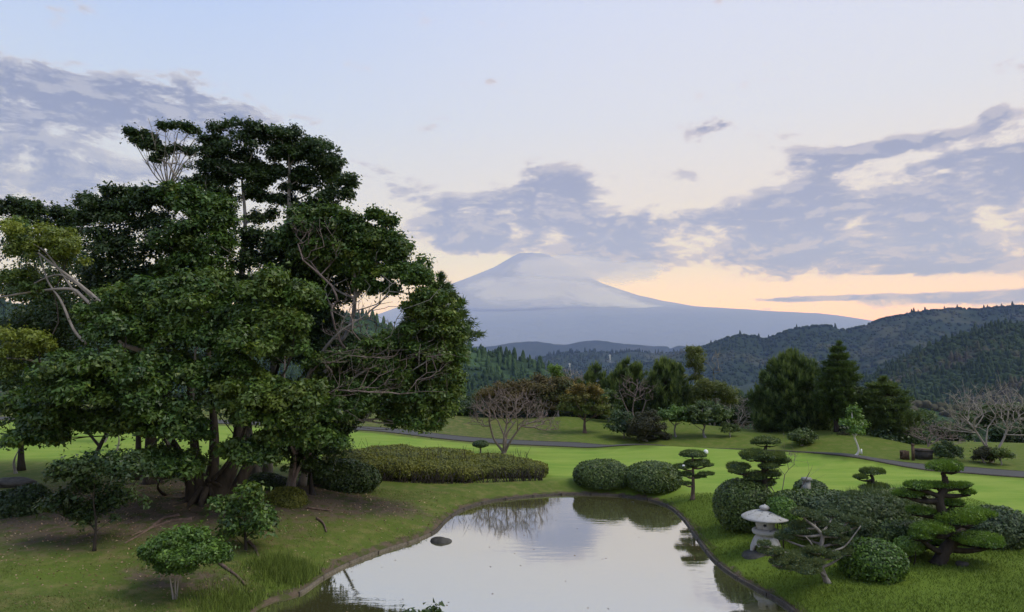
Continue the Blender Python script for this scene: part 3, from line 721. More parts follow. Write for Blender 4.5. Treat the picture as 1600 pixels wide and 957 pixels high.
def shrub(name, label, px, py, rx, ry, mat, cat='shrub', n=None, L=.07, base=None, Y=None, stems=6, group=None, box=2.2, tint=.1, low=-.9, amp=.07, bark='dark_bark', top_tint=None, depth=1.0, needle=False, tuft=False, twigs=True):
    """a rounded shrub whose picture centre is (px,py) and half sizes (rx,ry)"""
    if Y is None: b = on(px, py + ry*.96); Y = b[1] + pm(rx, b[1])*depth*.55
    c = at(px, py, Y); R_ = np.array([pm(rx, Y), pm(rx, Y)*depth, pm(ry, Y)])
    gz = ground_h(c[0], c[1])[0]
    th = thing(name, label, cat, (c[0], c[1], gz), group)
    mb = M(); area = 2*math.pi*(R_[0]*R_[1] + (R_[0]+R_[1])*R_[2])/2.6
    n = n or int(min(11500, area*3.2/(L*L*.32)))
    clipped(mb, c, R_, n, L, L*.62, tint, low, amp, box=box, top_tint=top_tint, needle=needle)
    if tuft:
        m_ = n//8; s = sphere_dirs(m_, .1); needles(mb, c + s*R_, nrm(s*.3 + [0,0,1.]), L*2.2, L*.12, .6, .1, .25, 2)
    part('foliage', mb, MATS[mat], th)
    if twigs:
        mb = M()
        for k in range(stems):
            a = RNG.uniform(0, 6.28); r = RNG.uniform(.1, .45); p0 = np.array([c[0] + math.cos(a)*R_[0]*r*.7, c[1] + math.sin(a)*R_[1]*r*.7, gz-.03])
            p2 = c + np.array([math.cos(a)*R_[0]*(r+.3), math.sin(a)*R_[1]*(r+.3), -R_[2]*.1]); 
            if k % 2 == 0: p0[1] = c[1] - R_[1]*.45; p2[1] = c[1] - R_[1]*.96*math.sqrt(max(.05, 1-(p2[0]-c[0])**2/R_[0]**2))
            tube(mb, curve([p0, (p0+p2)/2 + RNG.normal(size=3)*.04, p2], 4), np.linspace(.022, .008, 9)*max(1, R_[2]*1.4), 5)
        part('stems', mb, MATS[bark], th, kind='stuff')
    return th
def topiary(name, label, trunk, pads, Y, mat='pine_needle', bark='dark_bark', tr=.09, cat='pine tree', L=.07, needle=True, n_k=1.0, extra=None, group=None, tint=.1, top_tint=.5, tips=None):
    """cloud-pruned tree: trunk is a picture polyline; pads = (px, py, rx, ry[, dY]); every pad is a part of its own"""
    tp = [at(a, b_, Y + (d_[0] if d_ else 0)) for a, b_, *d_ in trunk]
    g = ground_h(tp[0][0], tp[0][1])[0]; tp[0][2] = g - .05
    th = thing(name, label, cat, (tp[0][0], tp[0][1], g), group)
    mb = M(); stem = curve(tp, 6); rr = np.linspace(tr, tr*.42, len(stem)); rr[:3] *= [1.45, 1.2, 1.05]
    tube(mb, stem, rr, 9, rough=.10); tk = part('trunk', mb, MATS[bark], th)
    P = []
    for k, pd in enumerate(pads):
        px, py, rx, ry = pd[:4]; dY = pd[4] if len(pd) > 4 else RNG.uniform(-.12, .12)
        c = at(px, py, Y + dY); R_ = np.array([pm(rx, Y)*1.05, pm(rx, Y)*.84, pm(ry, Y)*1.08])
        # limb
        tgt = c + np.array([0, 0, -R_[2]*.55]); d = np.linalg.norm(stem - tgt, axis=1) + np.maximum(0, stem[:,2]-tgt[2]-.02)*2.5
        i = int(np.argmin(d)); p0 = stem[i]; midp = (p0*.5 + tgt*.5) + np.array([0, 0, -.04*np.linalg.norm(tgt-p0)])
        mb = M()
        if np.linalg.norm(tgt-p0) > .06:
            tube(mb, curve([p0, midp + RNG.normal(size=3)*.02, tgt, tgt + (tgt-p0)*.12 + [0,0,R_[2]*.3]], 4), np.linspace(min(tr*.55, rr[i]*.8), tr*.14, 13), 6)
        for z in range(5):
            a = RNG.uniform(0, 6.28); e = tgt + np.array([math.cos(a)*R_[0]*.7, math.sin(a)*R_[1]*.7, R_[2]*.15])
            tube(mb, [tgt, (tgt+e)/2 + [0,0,-R_[2]*.12], e], [tr*.16, tr*.12, tr*.07], 4, cap=False)
        part('limb', mb, MATS[bark], tk, loc=tgt); P.append((c, R_))
    for c, R_ in P:
        mb = M(); area = math.pi*R_[0]*R_[1]*2.2; n = int(np.clip(area*3.4/(L*L*.3)*n_k, 250, 6000))
        if needle:
            m_ = n; s = sphere_dirs(m_, -.55); sd_ = int(RNG.integers(1e6)); b_ = .95 + .22*sn(s, sd_, 3, 3.6)
            s2 = s.copy(); s2[:,2] = np.where(s2[:,2] < 0, s2[:,2]*.45, s2[:,2])
            nl = 5; la = RNG.uniform(0, 6.28, nl); lo_ = np.stack([np.cos(la)*RNG.uniform(.35,.62,nl), np.sin(la)*RNG.uniform(.3,.55,nl), RNG.uniform(-.12,.22,nl)], 1); lo_[0] = 0; ls_ = np.concatenate([[.82], RNG.uniform(.42, .62, nl-1)]); wh = RNG.integers(0, nl, m_)
            p = c + (lo_[wh] + s2*(ls_[wh]*b_*RNG.uniform(.78, 1.05, m_))[:,None])*R_
            tt = np.clip((s[:,2] > .1)*(RNG.random(m_) < top_tint)*RNG.uniform(.3, 1, m_), 0, 1)
            leaves(mb, p, nrm(s*.8 + RNG.normal(size=(m_,3))*.5 + [0,0,.3]), L*.9, L*.42, RNG.random(m_), tt)
            m2 = m_//3; s = sphere_dirs(m2, -.1); s2 = s; needles(mb, c + (lo_[wh[:m2]] + s2*ls_[wh[:m2]][:,None])*R_*.97, nrm(s*.6 + [0,0,.8]), L*1.0, L*.16, .7, .25, .35, 3)
        else:
            clipped(mb, c, R_, n, L, L*.6, tint, -.5, .07, top_tint=top_tint)
        lump(mb, c, R_*np.array([.66,.66,.58]), 12, 7, .08, int(RNG.integers(1e6)), low=-.35, rnd=.1)
        part('foliage_pad', mb, MATS[mat], th)
    return th

def tree(name, label, base, crown, mat, bark, tr=.12, cat='tree', leaf=(.16,.09), nsub=8, per=120, stems=None, tipn=5, tint=0.0, tvar=.12, group=None, rtip=.012, subr=.42, flat=.75, extra_targets=None, core=False, corek=.55, k=.5, seed=1, rmax=None, low=-.15, upb=.5, trunk_top=None, step=.4, roots=0, thin=1.0):
    """base: world point; crown: list of (px,py,rx,ry,Y[,tint]); branches reach into every leafy dome"""
    base = np.asarray(base, float)
    th = thing(name, label, cat, base, group)
    P = [(at(c[0], c[1], c[4]), np.array([pm(c[2], c[4]), pm(c[2], c[4])*.85, pm(c[3], c[4])]), c[5] if len(c) > 5 else tint) for c in crown]
    tg = []
    for c, r_, _ in P:
        for _ in range(tipn):
            d = sphere_dirs(1, -.3)[0]; tg.append(c + d*r_*.7)
    if extra_targets is not None: tg += list(extra_targets)
    if stems is None:
        cen = np.mean([c for c, _, _ in P], 0); top = trunk_top if trunk_top is not None else base + (cen-base)*.55
        stems = [curve([base - [0,0,.1], base*.5 + np.asarray(top)*.5 + RNG.normal(size=3)*.08, top], 5)]
    runs = grow(stems, tg, rtip=rtip, step=step, k=k, seed=seed, rmax=rmax)
    mb = M()
    for j, s_ in enumerate(stems):
        s_ = np.asarray(s_); r0 = tr*(1 if j == 0 else .75); rr = np.linspace(r0, r0*.13, len(s_)); rr[:2] *= [1.5, 1.15]
        tube(mb, s_, rr, 10, rough=.10)
    bm_ = M(); draw_runs(bm_, [(p, np.minimum(r_*thin, tr*.6)) for p, r_ in runs])
    for z in range(roots):
        a = z/roots*6.28 + RNG.uniform(-.3,.3); L_ = RNG.uniform(2.2, 4.5)*tr; q = [base + [math.cos(a)*tr*.5, math.sin(a)*tr*.5, .35*tr*3], base + [math.cos(a)*tr*1.6, math.sin(a)*tr*1.6, .06]]
        e = base + [math.cos(a+.3)*L_, math.sin(a+.3)*L_, 0]; e[2] = ground_h(e[0], e[1])[0] - .03; q[1][2] = ground_h(q[1][0], q[1][1])[0] + .05; tube(mb, curve(q + [e], 5), np.linspace(tr*.38, tr*.08, 11), 7)
    tk = part('trunk', mb, MATS[bark], th); part('branches', bm_, MATS[bark], tk, kind='stuff')
    mb = M()
    for c, r_, tt in P:
        a_ = r_[0]*r_[1]; nn = max(3, int(nsub)); 
        pad(mb, c, r_, nn, int(per*.93), leaf[0], leaf[1], tt, tvar, flat, low, subr, upb=upb)
        if core: lump(mb, c - [0,0,r_[2]*.1], r_*corek, 9, 6, .2, int(RNG.integers(1e6)), low=-.5, rnd=.1)
    part('crown', mb, MATS[mat], th)
    return th
def twiglets(mb, runs, cen, rtip, k=5):
    for p, r_ in runs:
        d0 = nrm(p[-1] - p[-2]); Ls = step_len(p)
        for _ in range(k):
            i = int(RNG.integers(max(1, len(p)-3), len(p))); d = nrm(d0 + RNG.normal(size=3)*.55 + [0,0,.25]); l = Ls*RNG.uniform(.6, 1.5)
            tube(mb, [p[i], p[i] + d*l*.5 + RNG.normal(size=3)*.03*l, p[i] + d*l + RNG.normal(size=3)*.08*l], [rtip*.8, rtip*.65, rtip*.4], 3, cap=False)
def step_len(p): return float(np.clip(np.linalg.norm(p[-1]-p[0])*.45, .12, .6))
def infill(poly, n, Y, r, seed, dY=.6, tint=0.0):
    rr = np.random.default_rng(seed); P = np.array(poly, float); lo, hi = P.min(0), P.max(0); out = []
    while len(out) < n:
        p = rr.uniform(lo, hi)
        if inside(p[None], P)[0]: k = rr.uniform(.75, 1.3); out.append((p[0], p[1], r*k, r*k*.72, Y + rr.uniform(-dY, dY), tint))
    return out
def bare_tree(name, label, px, py, crown, bark='twig_bark', tr=.08, Y=None, n=160, rtip=.006, lean=None, seed=1, cat='bare tree', stems=3, step=.22, k=.45, group=None, split=.3, jit=.13):
    b = on(px, py) if Y is None else at(px, py, Y)
    if Y is not None: b[2] = ground_h(b[0], b[1])[0]
    Y = b[1]; th = thing(name, label, cat, b, group); tg = []
    wt_ = np.array([c[2]*c[3] for c in crown], float); wt_ /= wt_.sum()
    for _ in range(n):
        c = crown[RNG.choice(len(crown), p=wt_)]; d = sphere_dirs(1, -.5)[0]; r_ = RNG.uniform(.35, 1.0)**.5
        tg.append(at(c[0], c[1], Y) + d*r_*np.array([pm(c[2], Y), pm(c[2], Y)*.7, pm(c[3], Y)]))
    cen = np.mean([at(c[0], c[1], Y) for c in crown], 0); H = cen - b; st_ = []
    for j in range(stems):
        a = (j+.5)/stems*2-1; e = b + H*.75 + np.array([a*abs(H[2])*.55, RNG.uniform(-.3,.3)*abs(H[2])*.5, RNG.uniform(-.1,.1)])
        st_.append(curve([b - [0,0,.06], b + H*split*.6 + [a*.05*H[2], 0, 0], (b+e)/2 + RNG.normal(size=3)*.05*H[2], e], 4))
    runs = grow(st_, tg, rtip=rtip, step=step, k=k, seed=seed, jitter=jit)
    mb = M()
    for j, s_ in enumerate(st_): tube(mb, s_, np.linspace(tr*(1 if stems == 1 else .7), rtip*2.5, len(s_)), 8, cap=False)
    part('trunk', mb, MATS[bark], th)
    mb = M(); draw_runs(mb, [(p, np.minimum(r_, tr*.38)) for p, r_ in runs], 5); part('branches', mb, MATS[bark], th, kind='stuff')
    mb = M(); twiglets(mb, runs, cen, rtip); part('twigs', mb, MATS[bark], th, kind='stuff')
    return th
def pine(name, label, px, py, shape, Y, mat='pine_needle', bark='dark_bark', tr=.13, L=.30, tiers=9, dens=1.0, cat='pine tree', group=None, tint=.1, upward=.7, wob=.26, wdt=.035, seed=0):
    """conifer: whorls of boughs inside a picture outline; shape = [(py, left px, right px), ...] from the top down"""
    b = at(px, py, Y); b[2] = ground_h(b[0], b[1])[0]; th = thing(name, label, cat, b, group)
    top = at((shape[0][1]+shape[0][2])/2, shape[0][0], Y); axis = curve([b - [0,0,.1], b*.5 + top*.5, top], 8)
    mb = M(); tube(mb, axis, np.linspace(tr, .015, len(axis)), 8, rough=.08); nd = M()
    ys = np.array([s[0] for s in shape]); ls = np.array([s[1] for s in shape]); rs = np.array([s[2] for s in shape])
    for i in range(int(tiers*11*dens)):
        f = RNG.random()**.8
        if upward < .4: nt_ = tiers*.42; f = float(np.clip((round(f*nt_) + RNG.normal()*.13)/nt_, .01, 1))
        y = ys[0] + f*(ys[-1]-ys[0]); a = RNG.uniform(0, 6.28); ca, sa = math.cos(a), math.sin(a)
        axp = np.array([np.interp(at(px, y, Y)[2], axis[:,2], axis[:,j]) for j in range(3)])
        wl = at(np.interp(y, ys, ls), y, Y)[0] - axp[0]; wr = at(np.interp(y, ys, rs), y, Y)[0] - axp[0]
        w = (abs(wr) if ca > 0 else abs(wl)); L_ = w*RNG.uniform(.72, 1.0+wob)
        e = axp + np.array([ca*L_, sa*(abs(wl)+abs(wr))/2*RNG.uniform(.7,1), L_*.12*upward + .05])
        s0 = axp + np.array([0, 0, -.28*L_*upward]); s0[2] = max(s0[2], b[2]+.3)
        br = curve([s0, s0*.45 + e*.55 + [0,0,-.10*L_], e], 5); 
        tube(mb, br, np.linspace(.035, .008, len(br))*(tr/.13), 4, cap=False)
        m_ = int((18 + 38*L_)*dens); t_ = RNG.uniform(.25, 1.0, m_)**.75; q = np.stack([np.interp(t_, np.linspace(0,1,len(br)), br[:,j]) for j in range(3)], 1)
        sp = (.06 + .09*L_)*(1.15-t_*.8); q += RNG.normal(size=(m_,3))*sp[:,None]*[1,1,.55]
        d = nrm(nrm(e-s0)*.55 + np.array([0,0,upward]) + RNG.normal(size=(m_,3))*.35)
        if upward > .4: nc = 5; needles(nd, np.repeat(e[None], nc, 0) + RNG.normal(size=(nc,3))*.05, nrm(np.array([0,0,1.]) + RNG.normal(size=(nc,3))*.18), L*RNG.uniform(1.2, 2.0), wdt*1.2, .8, min(1, tint+.35), .15, 3)
        needles(nd, q, d, L, wdt, np.clip(RNG.random(m_), 0, 1), np.clip(tint + RNG.normal(size=m_)*.12, 0, 1), .38, 3)
    needles(nd, np.repeat(top[None] - [0,0,.15], 10, 0) + RNG.normal(size=(10,3))*.06, np.tile([0,0,1.], (10,1)), L*1.2, wdt, .5, tint, .4, 3)
    part('trunk', mb, MATS[bark], th); part('crown', nd, MATS[mat], th); return th
# ------------------------------------------------------------ garden: stone things
def lathe(mb, c, prof, seg=32, flat=None, rnd=.3, sq=0):
    v = []; n = len(prof)
    for r, z in prof:
        for j in range(seg):
            a = 2*math.pi*j/seg; k = 1.0
            v.append((c[0] + r*k*math.cos(a), c[1] + r*k*math.sin(a), c[2] + z))
    q = [(i*seg+j, i*seg+(j+1)%seg, (i+1)*seg+(j+1)%seg, (i+1)*seg+j) for i in range(n-1) for j in range(seg)]
    mb.add(v, q, rnd=rnd)
LB = on(1192, 868); LY = LB[1] + .35; LX = at(1197, 868, LY)[0]; u = pm(1, LY)      # metres per photograph pixel
zz = lambda py: at(1197, py, LY)[2]
def rock(name, label, c, r, mat='dark_stone', cat='rock', amp=.22, seed=1, kind=None, low=-1, group=None):
    mb = M(); lump(mb, c, r, 22, 13, amp, seed, f=2.6, low=low); V = mb.v[0]; V += (sn(V*4, seed+1, 3, 1.5)*.035)[:,None]*nrm(V-np.asarray(c))*max(r)
    return solo(name, mb, MATS[mat], loc=tuple(c), label=label, cat=cat, group=group, smooth=False)
rock('base_rock', 'flat dark rock set in the grass under the stone lantern', (LX-.06, LY-.12, zz(875)), (40*u, 32*u, 17*u), seed=41, amp=.16)
lan = thing('stone_lantern', 'pale stone garden lantern with a wide round roof, on a dark rock by the pond', 'stone lantern', (LX, LY, zz(866)))
mb = M(); zr = zz(810.5)
prof = [(0.0,zz(797)-zr),(6*u,zz(797.5)-zr),(14*u,zz(798.8)-zr),(22*u,zz(801)-zr),(29*u,zz(804)-zr),(33.5*u,zz(806.8)-zr),(35*u,zz(808.2)-zr),(34.6*u,zz(809.6)-zr),(32*u,zz(810.6)-zr),(20*u,zz(811.5)-zr),(0,zz(811.5)-zr)]
lathe(mb, (LX, LY, zr), prof, 48); part('roof', mb, MATS['granite'], lan, smooth=True, loc=(LX, LY, zr))
mb = M(); z0 = zz(797.6)
lathe(mb, (LX, LY, z0), [(0,-.01),(5.6*u,0),(5.2*u,1.2*u),(7.4*u,2.4*u),(8.2*u,4.2*u),(7.2*u,6.0*u),(4.4*u,7.2*u),(1.6*u,7.9*u),(1.1*u,9*u),(0,9.6*u)], 24); part('finial', mb, MATS['granite'], lan, smooth=True, loc=(LX, LY, z0))
# fire box with round and arched openings cut through its shell
mb = M(); zt, zb = zz(811), zz(828); seg = 64; nr = 22; Rt = 14*u; Rb = 11.5*u
def boxr(z, inner=False): f = (z-zb)/(zt-zb); r = Rb + (Rt-Rb)*min(1, f*2.2)**.6; return r - (3*u if inner else 0)
holes = [(-1.95, .55, 2.3*u), (-.62, .52, 2.3*u), (.75,.52,2.3*u), (2.2,.55,2.3*u)]
V = []; 
for inner in (False, True):
    for i in range(nr+1):
        z = zb + (zt-zb)*i/nr
        for j in range(seg): a = -math.pi + 2*math.pi*j/seg; r = boxr(z, inner); V.append((LX + r*math.cos(a), LY + r*math.sin(a), z))
def openq(i, j):
    z = zb + (zt-zb)*(i+.5)/nr; a = -math.pi + 2*math.pi*(j+.5)/seg
    return any(((a-h[0])*Rt)**2 + (z-(zb+(zt-zb)*h[1]))**2 < h[2]**2 for h in holes)
q = []; N1 = (nr+1)*seg
for i in range(nr):
    for j in range(seg):
        k = (j+1) % seg; A = (i*seg+j, i*seg+k, (i+1)*seg+k, (i+1)*seg+j)
        if not openq(i, j): q.append(A); q.append(tuple(N1+x for x in reversed(A)))
        else:
            for (ni, nj, e) in ((i-1, j, (A[0],A[1])), (i+1, j, (A[2],A[3])), (i, j-1, (A[3],A[0])), (i, j+1, (A[1],A[2]))):
                if not (0 <= ni < nr) or not openq(ni, nj % seg): q.append((e[0], e[1], N1+e[1], N1+e[0]))
mb.add(V, q, rnd=.4); part('fire_box', mb, MATS['granite'], lan, loc=(LX, LY, zb))
mb = M(); z0 = zz(834); lathe(mb, (LX, LY, z0), [(0,-.5*u),(16*u,-.4*u),(19*u,.8*u),(19.8*u,3*u),(19.4*u,6*u),(17*u,7.6*u),(11*u,8.4*u),(0,8.4*u)], 40); part('platform', mb, MATS['granite'], lan, smooth=True, loc=(LX, LY, z0))
mb = M(); z0 = zz(837); lathe(mb, (LX, LY, z0), [(0,-1.2*u),(13*u,-1*u),(14*u,0),(13.5*u,3.1*u),(0,3.1*u)], 32); part('neck', mb, MATS['granite'], lan, smooth=True, loc=(LX, LY, z0))
# spreading foot: a thick bell cut by scalloped arches into four legs
mb = M(); zt, zb = zz(836), zz(868); seg = 96; nr = 24; V = []
def footr(f): return (12.5 + 8.5*min(1, (1-f)*1.7)**.55 + 2.8*(1-f))*u
for inner in (0, 1):
    for i in range(nr+1):
        f = i/nr; z = zb + (zt-zb)*f
        for j in range(seg): a = 2*math.pi*j/seg; r = footr(f) - inner*4*u; V.append((LX + r*math.cos(a), LY + r*math.sin(a), z - inner*(2*u if i == nr else 0)))
def archq(i, j):
    a = (2*math.pi*(j+.5)/seg - math.radians(-90)) % (math.pi/2); w = abs(a - math.pi/4*0 - (math.pi/4))   # opening centred between legs
    w = w/(math.pi/4); f = (i+.5)/nr; lim = .60 - .09*abs(math.cos(w*math.pi*1.5)) - .30*max(0, w-.55)/.3
    return w < .74 and f < lim
q = []; N1 = (nr+1)*seg
for i in range(nr):
    for j in range(seg):
        k = (j+1) % seg; A = (i*seg+j, i*seg+k, (i+1)*seg+k, (i+1)*seg+j)
        if not archq(i, j): q.append(A); q.append(tuple(N1+x for x in reversed(A)))
        else:
            for (ni, nj, e) in ((i+1, j, (A[2],A[3])), (i, (j-1) % seg, (A[3],A[0])), (i, (j+1) % seg, (A[1],A[2]))):
                if ni < nr and not archq(ni, nj): q.append((e[0], e[1], N1+e[1], N1+e[0]))
mb.add(V, q, rnd=.5)
mb.add([(LX, LY, zt)] + V[nr*seg:(nr+1)*seg], None, [(0, j+1, (j+1) % seg + 1) for j in range(seg)])
part('foot', mb, MATS['granite'], lan, loc=(LX, LY, zb))

p = onz(690, 845, 0.02); rock('pond_rock', 'low dark rock breaking the water close to the left bank of the pond', (p[0], p[1], .0), (.32, .24, .13), seed=5)
p = on(22, 762); rock('boulder', 'dark boulder in the shade at the far left under the trees', (p[0]-.2, p[1]+.3, p[2]+.05), (.75, .5, .24), seed=9)
p = on(1218, 884); rock('round_stone', 'small pale round stone beside the dark rock of the lantern', (p[0], p[1]-.1, p[2]+.06), (.09, .07, .06), mat='lichen_stone', seed=15)
p = on(1503, 886); rock('cut_stump', 'small dark stump lying in the grass to the right of the large leaning pine', (p[0], p[1], p[2]+.05), (.13, .08, .08), cat='stump', seed=19)
# squat stone post just behind the dome bush
c = at(1260, 752, 23.4); gz = ground_h(c[0], c[1])[0]
t_ = thing('stone_post', 'small grey stone post with a flat cap just behind the round bush on the lawn', 'stone post', (c[0], c[1], gz))
def box(mb, c, s, rnd=.4, rz=0, bev=.0):
    x, y, z = s; v = np.array([(a*x/2, b_*y/2, e*z/2) for e in (-1,1) for a, b_ in ((-1,-1),(1,-1),(1,1),(-1,1))]); v[4:,:2] *= (1-bev)
    cs, sn_ = math.cos(rz), math.sin(rz); v = np.column_stack([v[:,0]*cs - v[:,1]*sn_, v[:,0]*sn_ + v[:,1]*cs, v[:,2]]) + np.asarray(c, float)
    mb.add(v, [(0,3,2,1),(4,5,6,7),(0,1,5,4),(1,2,6,5),(2,3,7,6),(3,0,4,7)], rnd=rnd)
zt = at(1260, 748.5, 23.4)[2]
mb = M(); box(mb, (c[0], c[1], (gz+zt-.05)/2), (.20, .20, zt-.05-gz), rz=.4, bev=.12); part('post', mb, MATS['lichen_stone'], t_)
mb = M(); box(mb, (c[0], c[1], zt), (.27, .27, .09), rz=.4, bev=.2); part('cap', mb, MATS['lichen_stone'], t_)

# ------------------------------------------------------------ garden: clipped shrubs
shrub('round_shrub', 'tall round clipped shrub directly behind the stone lantern', 1162, 792, 42, 42, 'hedge_leaf', L=.075, box=2.5, stems=16, amp=.07, low=-.7)
shrub('round_shrub', 'dark green clipped ball shrub on the grass right of the low leaning pine', 1362, 877, 46, 34, 'bush_leaf', L=.075, stems=3, box=2.2, tint=.0, amp=.09)
shrub('mound_shrub', 'left one of the two dark mound shrubs at the far end of the pond', 941, 743, 44, 23, 'hedge_leaf', L=.085, stems=14, amp=.10, low=-.6, box=2.2, top_tint=.15)
shrub('mound_shrub', 'right one of the two dark mound shrubs at the far end of the pond', 1019, 748, 43, 25, 'hedge_leaf', L=.085, stems=14, amp=.10, low=-.6, box=2.2, top_tint=.15)
shrub('dome_shrub', 'small dome shrub on the lawn hiding a squat stone post', 1266, 763, 24, 13, 'hedge_leaf', L=.09, stems=2)
shrub('low_hedge', 'long low dark hedge running right from the tiered pine behind the lantern', 1268, 786, 72, 21, 'hedge_leaf', L=.08, stems=3, box=2.6, depth=.45, Y=19.2, amp=.12)
shrub('spreading_juniper', 'feathery spreading juniper mass left of the large leaning pine', 1362, 806, 74, 34, 'juniper_leaf', L=.10, stems=3, box=2.3, depth=.6, amp=.22, Y=18.4, tuft=True)
shrub('spreading_juniper', 'tall dry-tipped juniper behind the feathery mass and in front of the small tiered pine', 1398, 790, 70, 24, 'juniper_leaf', L=.10, stems=3, box=2.2, depth=.5, amp=.25, Y=19.6, tint=.55, tuft=True)
shrub('spreading_juniper', 'grey green juniper with drooping tips right of the low leaning pine', 1318, 822, 52, 26, 'juniper_leaf', L=.09, stems=3, box=2.2, depth=.6, amp=.2, Y=17.9, tuft=True)
shrub('spreading_juniper', 'wide dark juniper at the right edge of the garden', 1548, 826, 52, 32, 'juniper_leaf', L=.09, stems=6, box=2.4, depth=.8, amp=.12, tint=0, Y=18.6)
shrub('low_hedge', 'dark low hedge at the foot of the large leaning pine', 1395, 836, 66, 24, 'hedge_leaf', L=.08, stems=3, box=2.4, depth=.5, amp=.2, Y=17.8)
shrub('small_shrub', 'small bright yellow green shrub in front of the dark hedge by the leaning pine', 1420, 853, 20, 13, 'fresh_leaf', L=.06, stems=2, Y=16.9, tint=.3)
shrub('small_shrub', 'small bush tucked under the tiered pine beside the tall round shrub', 1222, 798, 22, 20, 'fresh_leaf', L=.07, stems=2, Y=18.0, tint=.0)
shrub('low_bush', 'small dark bush beside the trunk of the small tiered pine on the lawn', 1335, 776, 15, 9, 'hedge_leaf', L=.08, stems=1, Y=21.2)
shrub('low_bush', 'flat dark bush just left of the small tiered pine on the lawn', 1292, 792, 34, 16, 'juniper_leaf', L=.09, stems=1, Y=18.8, amp=.2)

# big azalea hedge by the pond: overlapping mounds are parts of one hedge
hb = on(690, 752); hz = thing('azalea_hedge', 'broad yellow green azalea hedge clipped into waves above the left bank', 'hedge', hb)
for (px, Y, rx, ry, h) in [(560,27.4,46,.95,.68),(612,27.8,46,1.0,.74),(665,28.2,46,1.0,.70),(715,28.5,42,1.0,.68),(575,29.6,45,1.1,.72),(640,30.0,48,1.1,.78),(700,30.4,46,1.1,.70),(755,29.4,42,1.0,.66),(800,29.4,38,.9,.66),(832,29.2,22,.8,.60),(765,31.2,44,1.0,.62),(610,31.8,50,1.1,.70),(690,32.4,50,1.1,.62),(545,29.0,40,1.0,.74)]:
    mb = M(); c = at(px, 730, Y); g_ = ground_h(c[0], c[1])[0]; c[2] = g_ + h*.42; r_ = (pm(rx, Y), ry, h*.60)
    clipped(mb, c, r_, int(9500*rx/60), .085, .05, .05, -.45 if Y < 29 else -.9, .13, box=2.6, top_tint=.35, f=6.5)
    part('hedge_mound', mb, MATS['azalea_leaf'], hz)
mb = M()
for _ in range(230):
    px = RNG.uniform(540, 850); f = at(px, 748, 26.35 + (px-540)*.0055); f[2] = ground_h(f[0], f[1])[0] - .02; e = f + [RNG.normal()*.25, RNG.uniform(-.05,.3), RNG.uniform(.3,.6)]
    tube(mb, curve([f, (f+e)/2 + RNG.normal(size=3)*.07, e], 3), np.linspace(.016, .006, 7), 4, cap=False)
for _ in range(110):
    px = RNG.uniform(540, 830); f = at(px, 705, RNG.uniform(27, 30)); f[2] = ground_h(f[0], f[1])[0] + .8; e = f + [RNG.normal()*.12, RNG.normal()*.1, RNG.uniform(.15,.42)]
    tube(mb, [f, (f+e)/2 + RNG.normal(size=3)*.02, e], [.008,.006,.004], 4, cap=False)
part('bare_stems', mb, MATS['dark_bark'], hz, kind='stuff')
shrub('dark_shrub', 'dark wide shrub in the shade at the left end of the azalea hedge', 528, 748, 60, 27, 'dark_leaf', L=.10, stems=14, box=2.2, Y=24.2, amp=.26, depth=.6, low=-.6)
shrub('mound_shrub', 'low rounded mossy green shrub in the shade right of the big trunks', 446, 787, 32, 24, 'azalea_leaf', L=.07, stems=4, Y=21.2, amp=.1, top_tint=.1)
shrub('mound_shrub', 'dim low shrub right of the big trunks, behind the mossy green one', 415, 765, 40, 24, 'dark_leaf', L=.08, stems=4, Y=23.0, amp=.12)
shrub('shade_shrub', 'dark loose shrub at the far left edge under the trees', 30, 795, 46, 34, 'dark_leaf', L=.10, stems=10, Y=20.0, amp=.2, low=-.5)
c = at(751, 700, 33.5); gz = ground_h(c[0], c[1])[0]
t_ = thing('umbrella_shrub', 'tiny mushroom-shaped clipped shrub on the lawn above the azalea hedge', 'shrub', (c[0], c[1], gz))
mb = M(); clipped(mb, at(751, 695, 33.5), (pm(12.5,33.5), pm(12.5,33.5), pm(6.5,33.5)), 2200, .07, .045, .0, -.3, .04); part('foliage', mb, MATS['hedge_leaf'], t_)
mb = M(); tube(mb, [(c[0], c[1], gz-.03), at(751, 697, 33.5)], [.05,.035], 7); part('trunk', mb, MATS['grey_bark'], t_)

# ------------------------------------------------------------ cloud-pruned trees
topiary('tiered_pine', 'tiered cloud-pruned pine behind the tall round shrub, with a pale green top tier', [(1200,800),(1196,770),(1194,742),(1193,715),(1197,698)],
        [(1198,691,24,11),(1180,713,26,12),(1205,716,22,9),(1216,722,18,8),(1212,711,14,6,.3),(1152,731,19,9),(1152,737,14,6,-.15),(1178,745,20,10),(1205,742,18,10),(1200,730,16,6,-.2),(1186,757,26,9,.2)], 20.2, tr=.10, L=.075)
topiary('tiered_pine', 'small slim tiered pine standing alone beside the far right rim of the pond', [(1082,782),(1083,760),(1083,740),(1082,715)],
        [(1083,712,20,9),(1098,723,12,6),(1066,730,17,5),(1085,726,20,7),(1103,727,11,4),(1073,742,13,5),(1102,741,13,4,-.1),(1092,745,10,3.5),(1071,756,9,4)], on(1082,781)[1], tr=.075, L=.07, bark='red_bark', mat='pine_needle', top_tint=.7)
topiary('tiered_pine', 'small dark tiered pine on the lawn between the dome shrub and the large leaning pine', [(1363,792),(1362,770),(1364,752),(1361,740)],
        [(1361,738,19,8),(1345,747,12,6),(1376,760,13,5),(1353,763,13,6),(1365,757,10,5,.1),(1373,771,13,5),(1358,774,9,4),(1366,783,16,5)], 21.6, tr=.085, L=.07, top_tint=.0, mat='hedge_leaf')
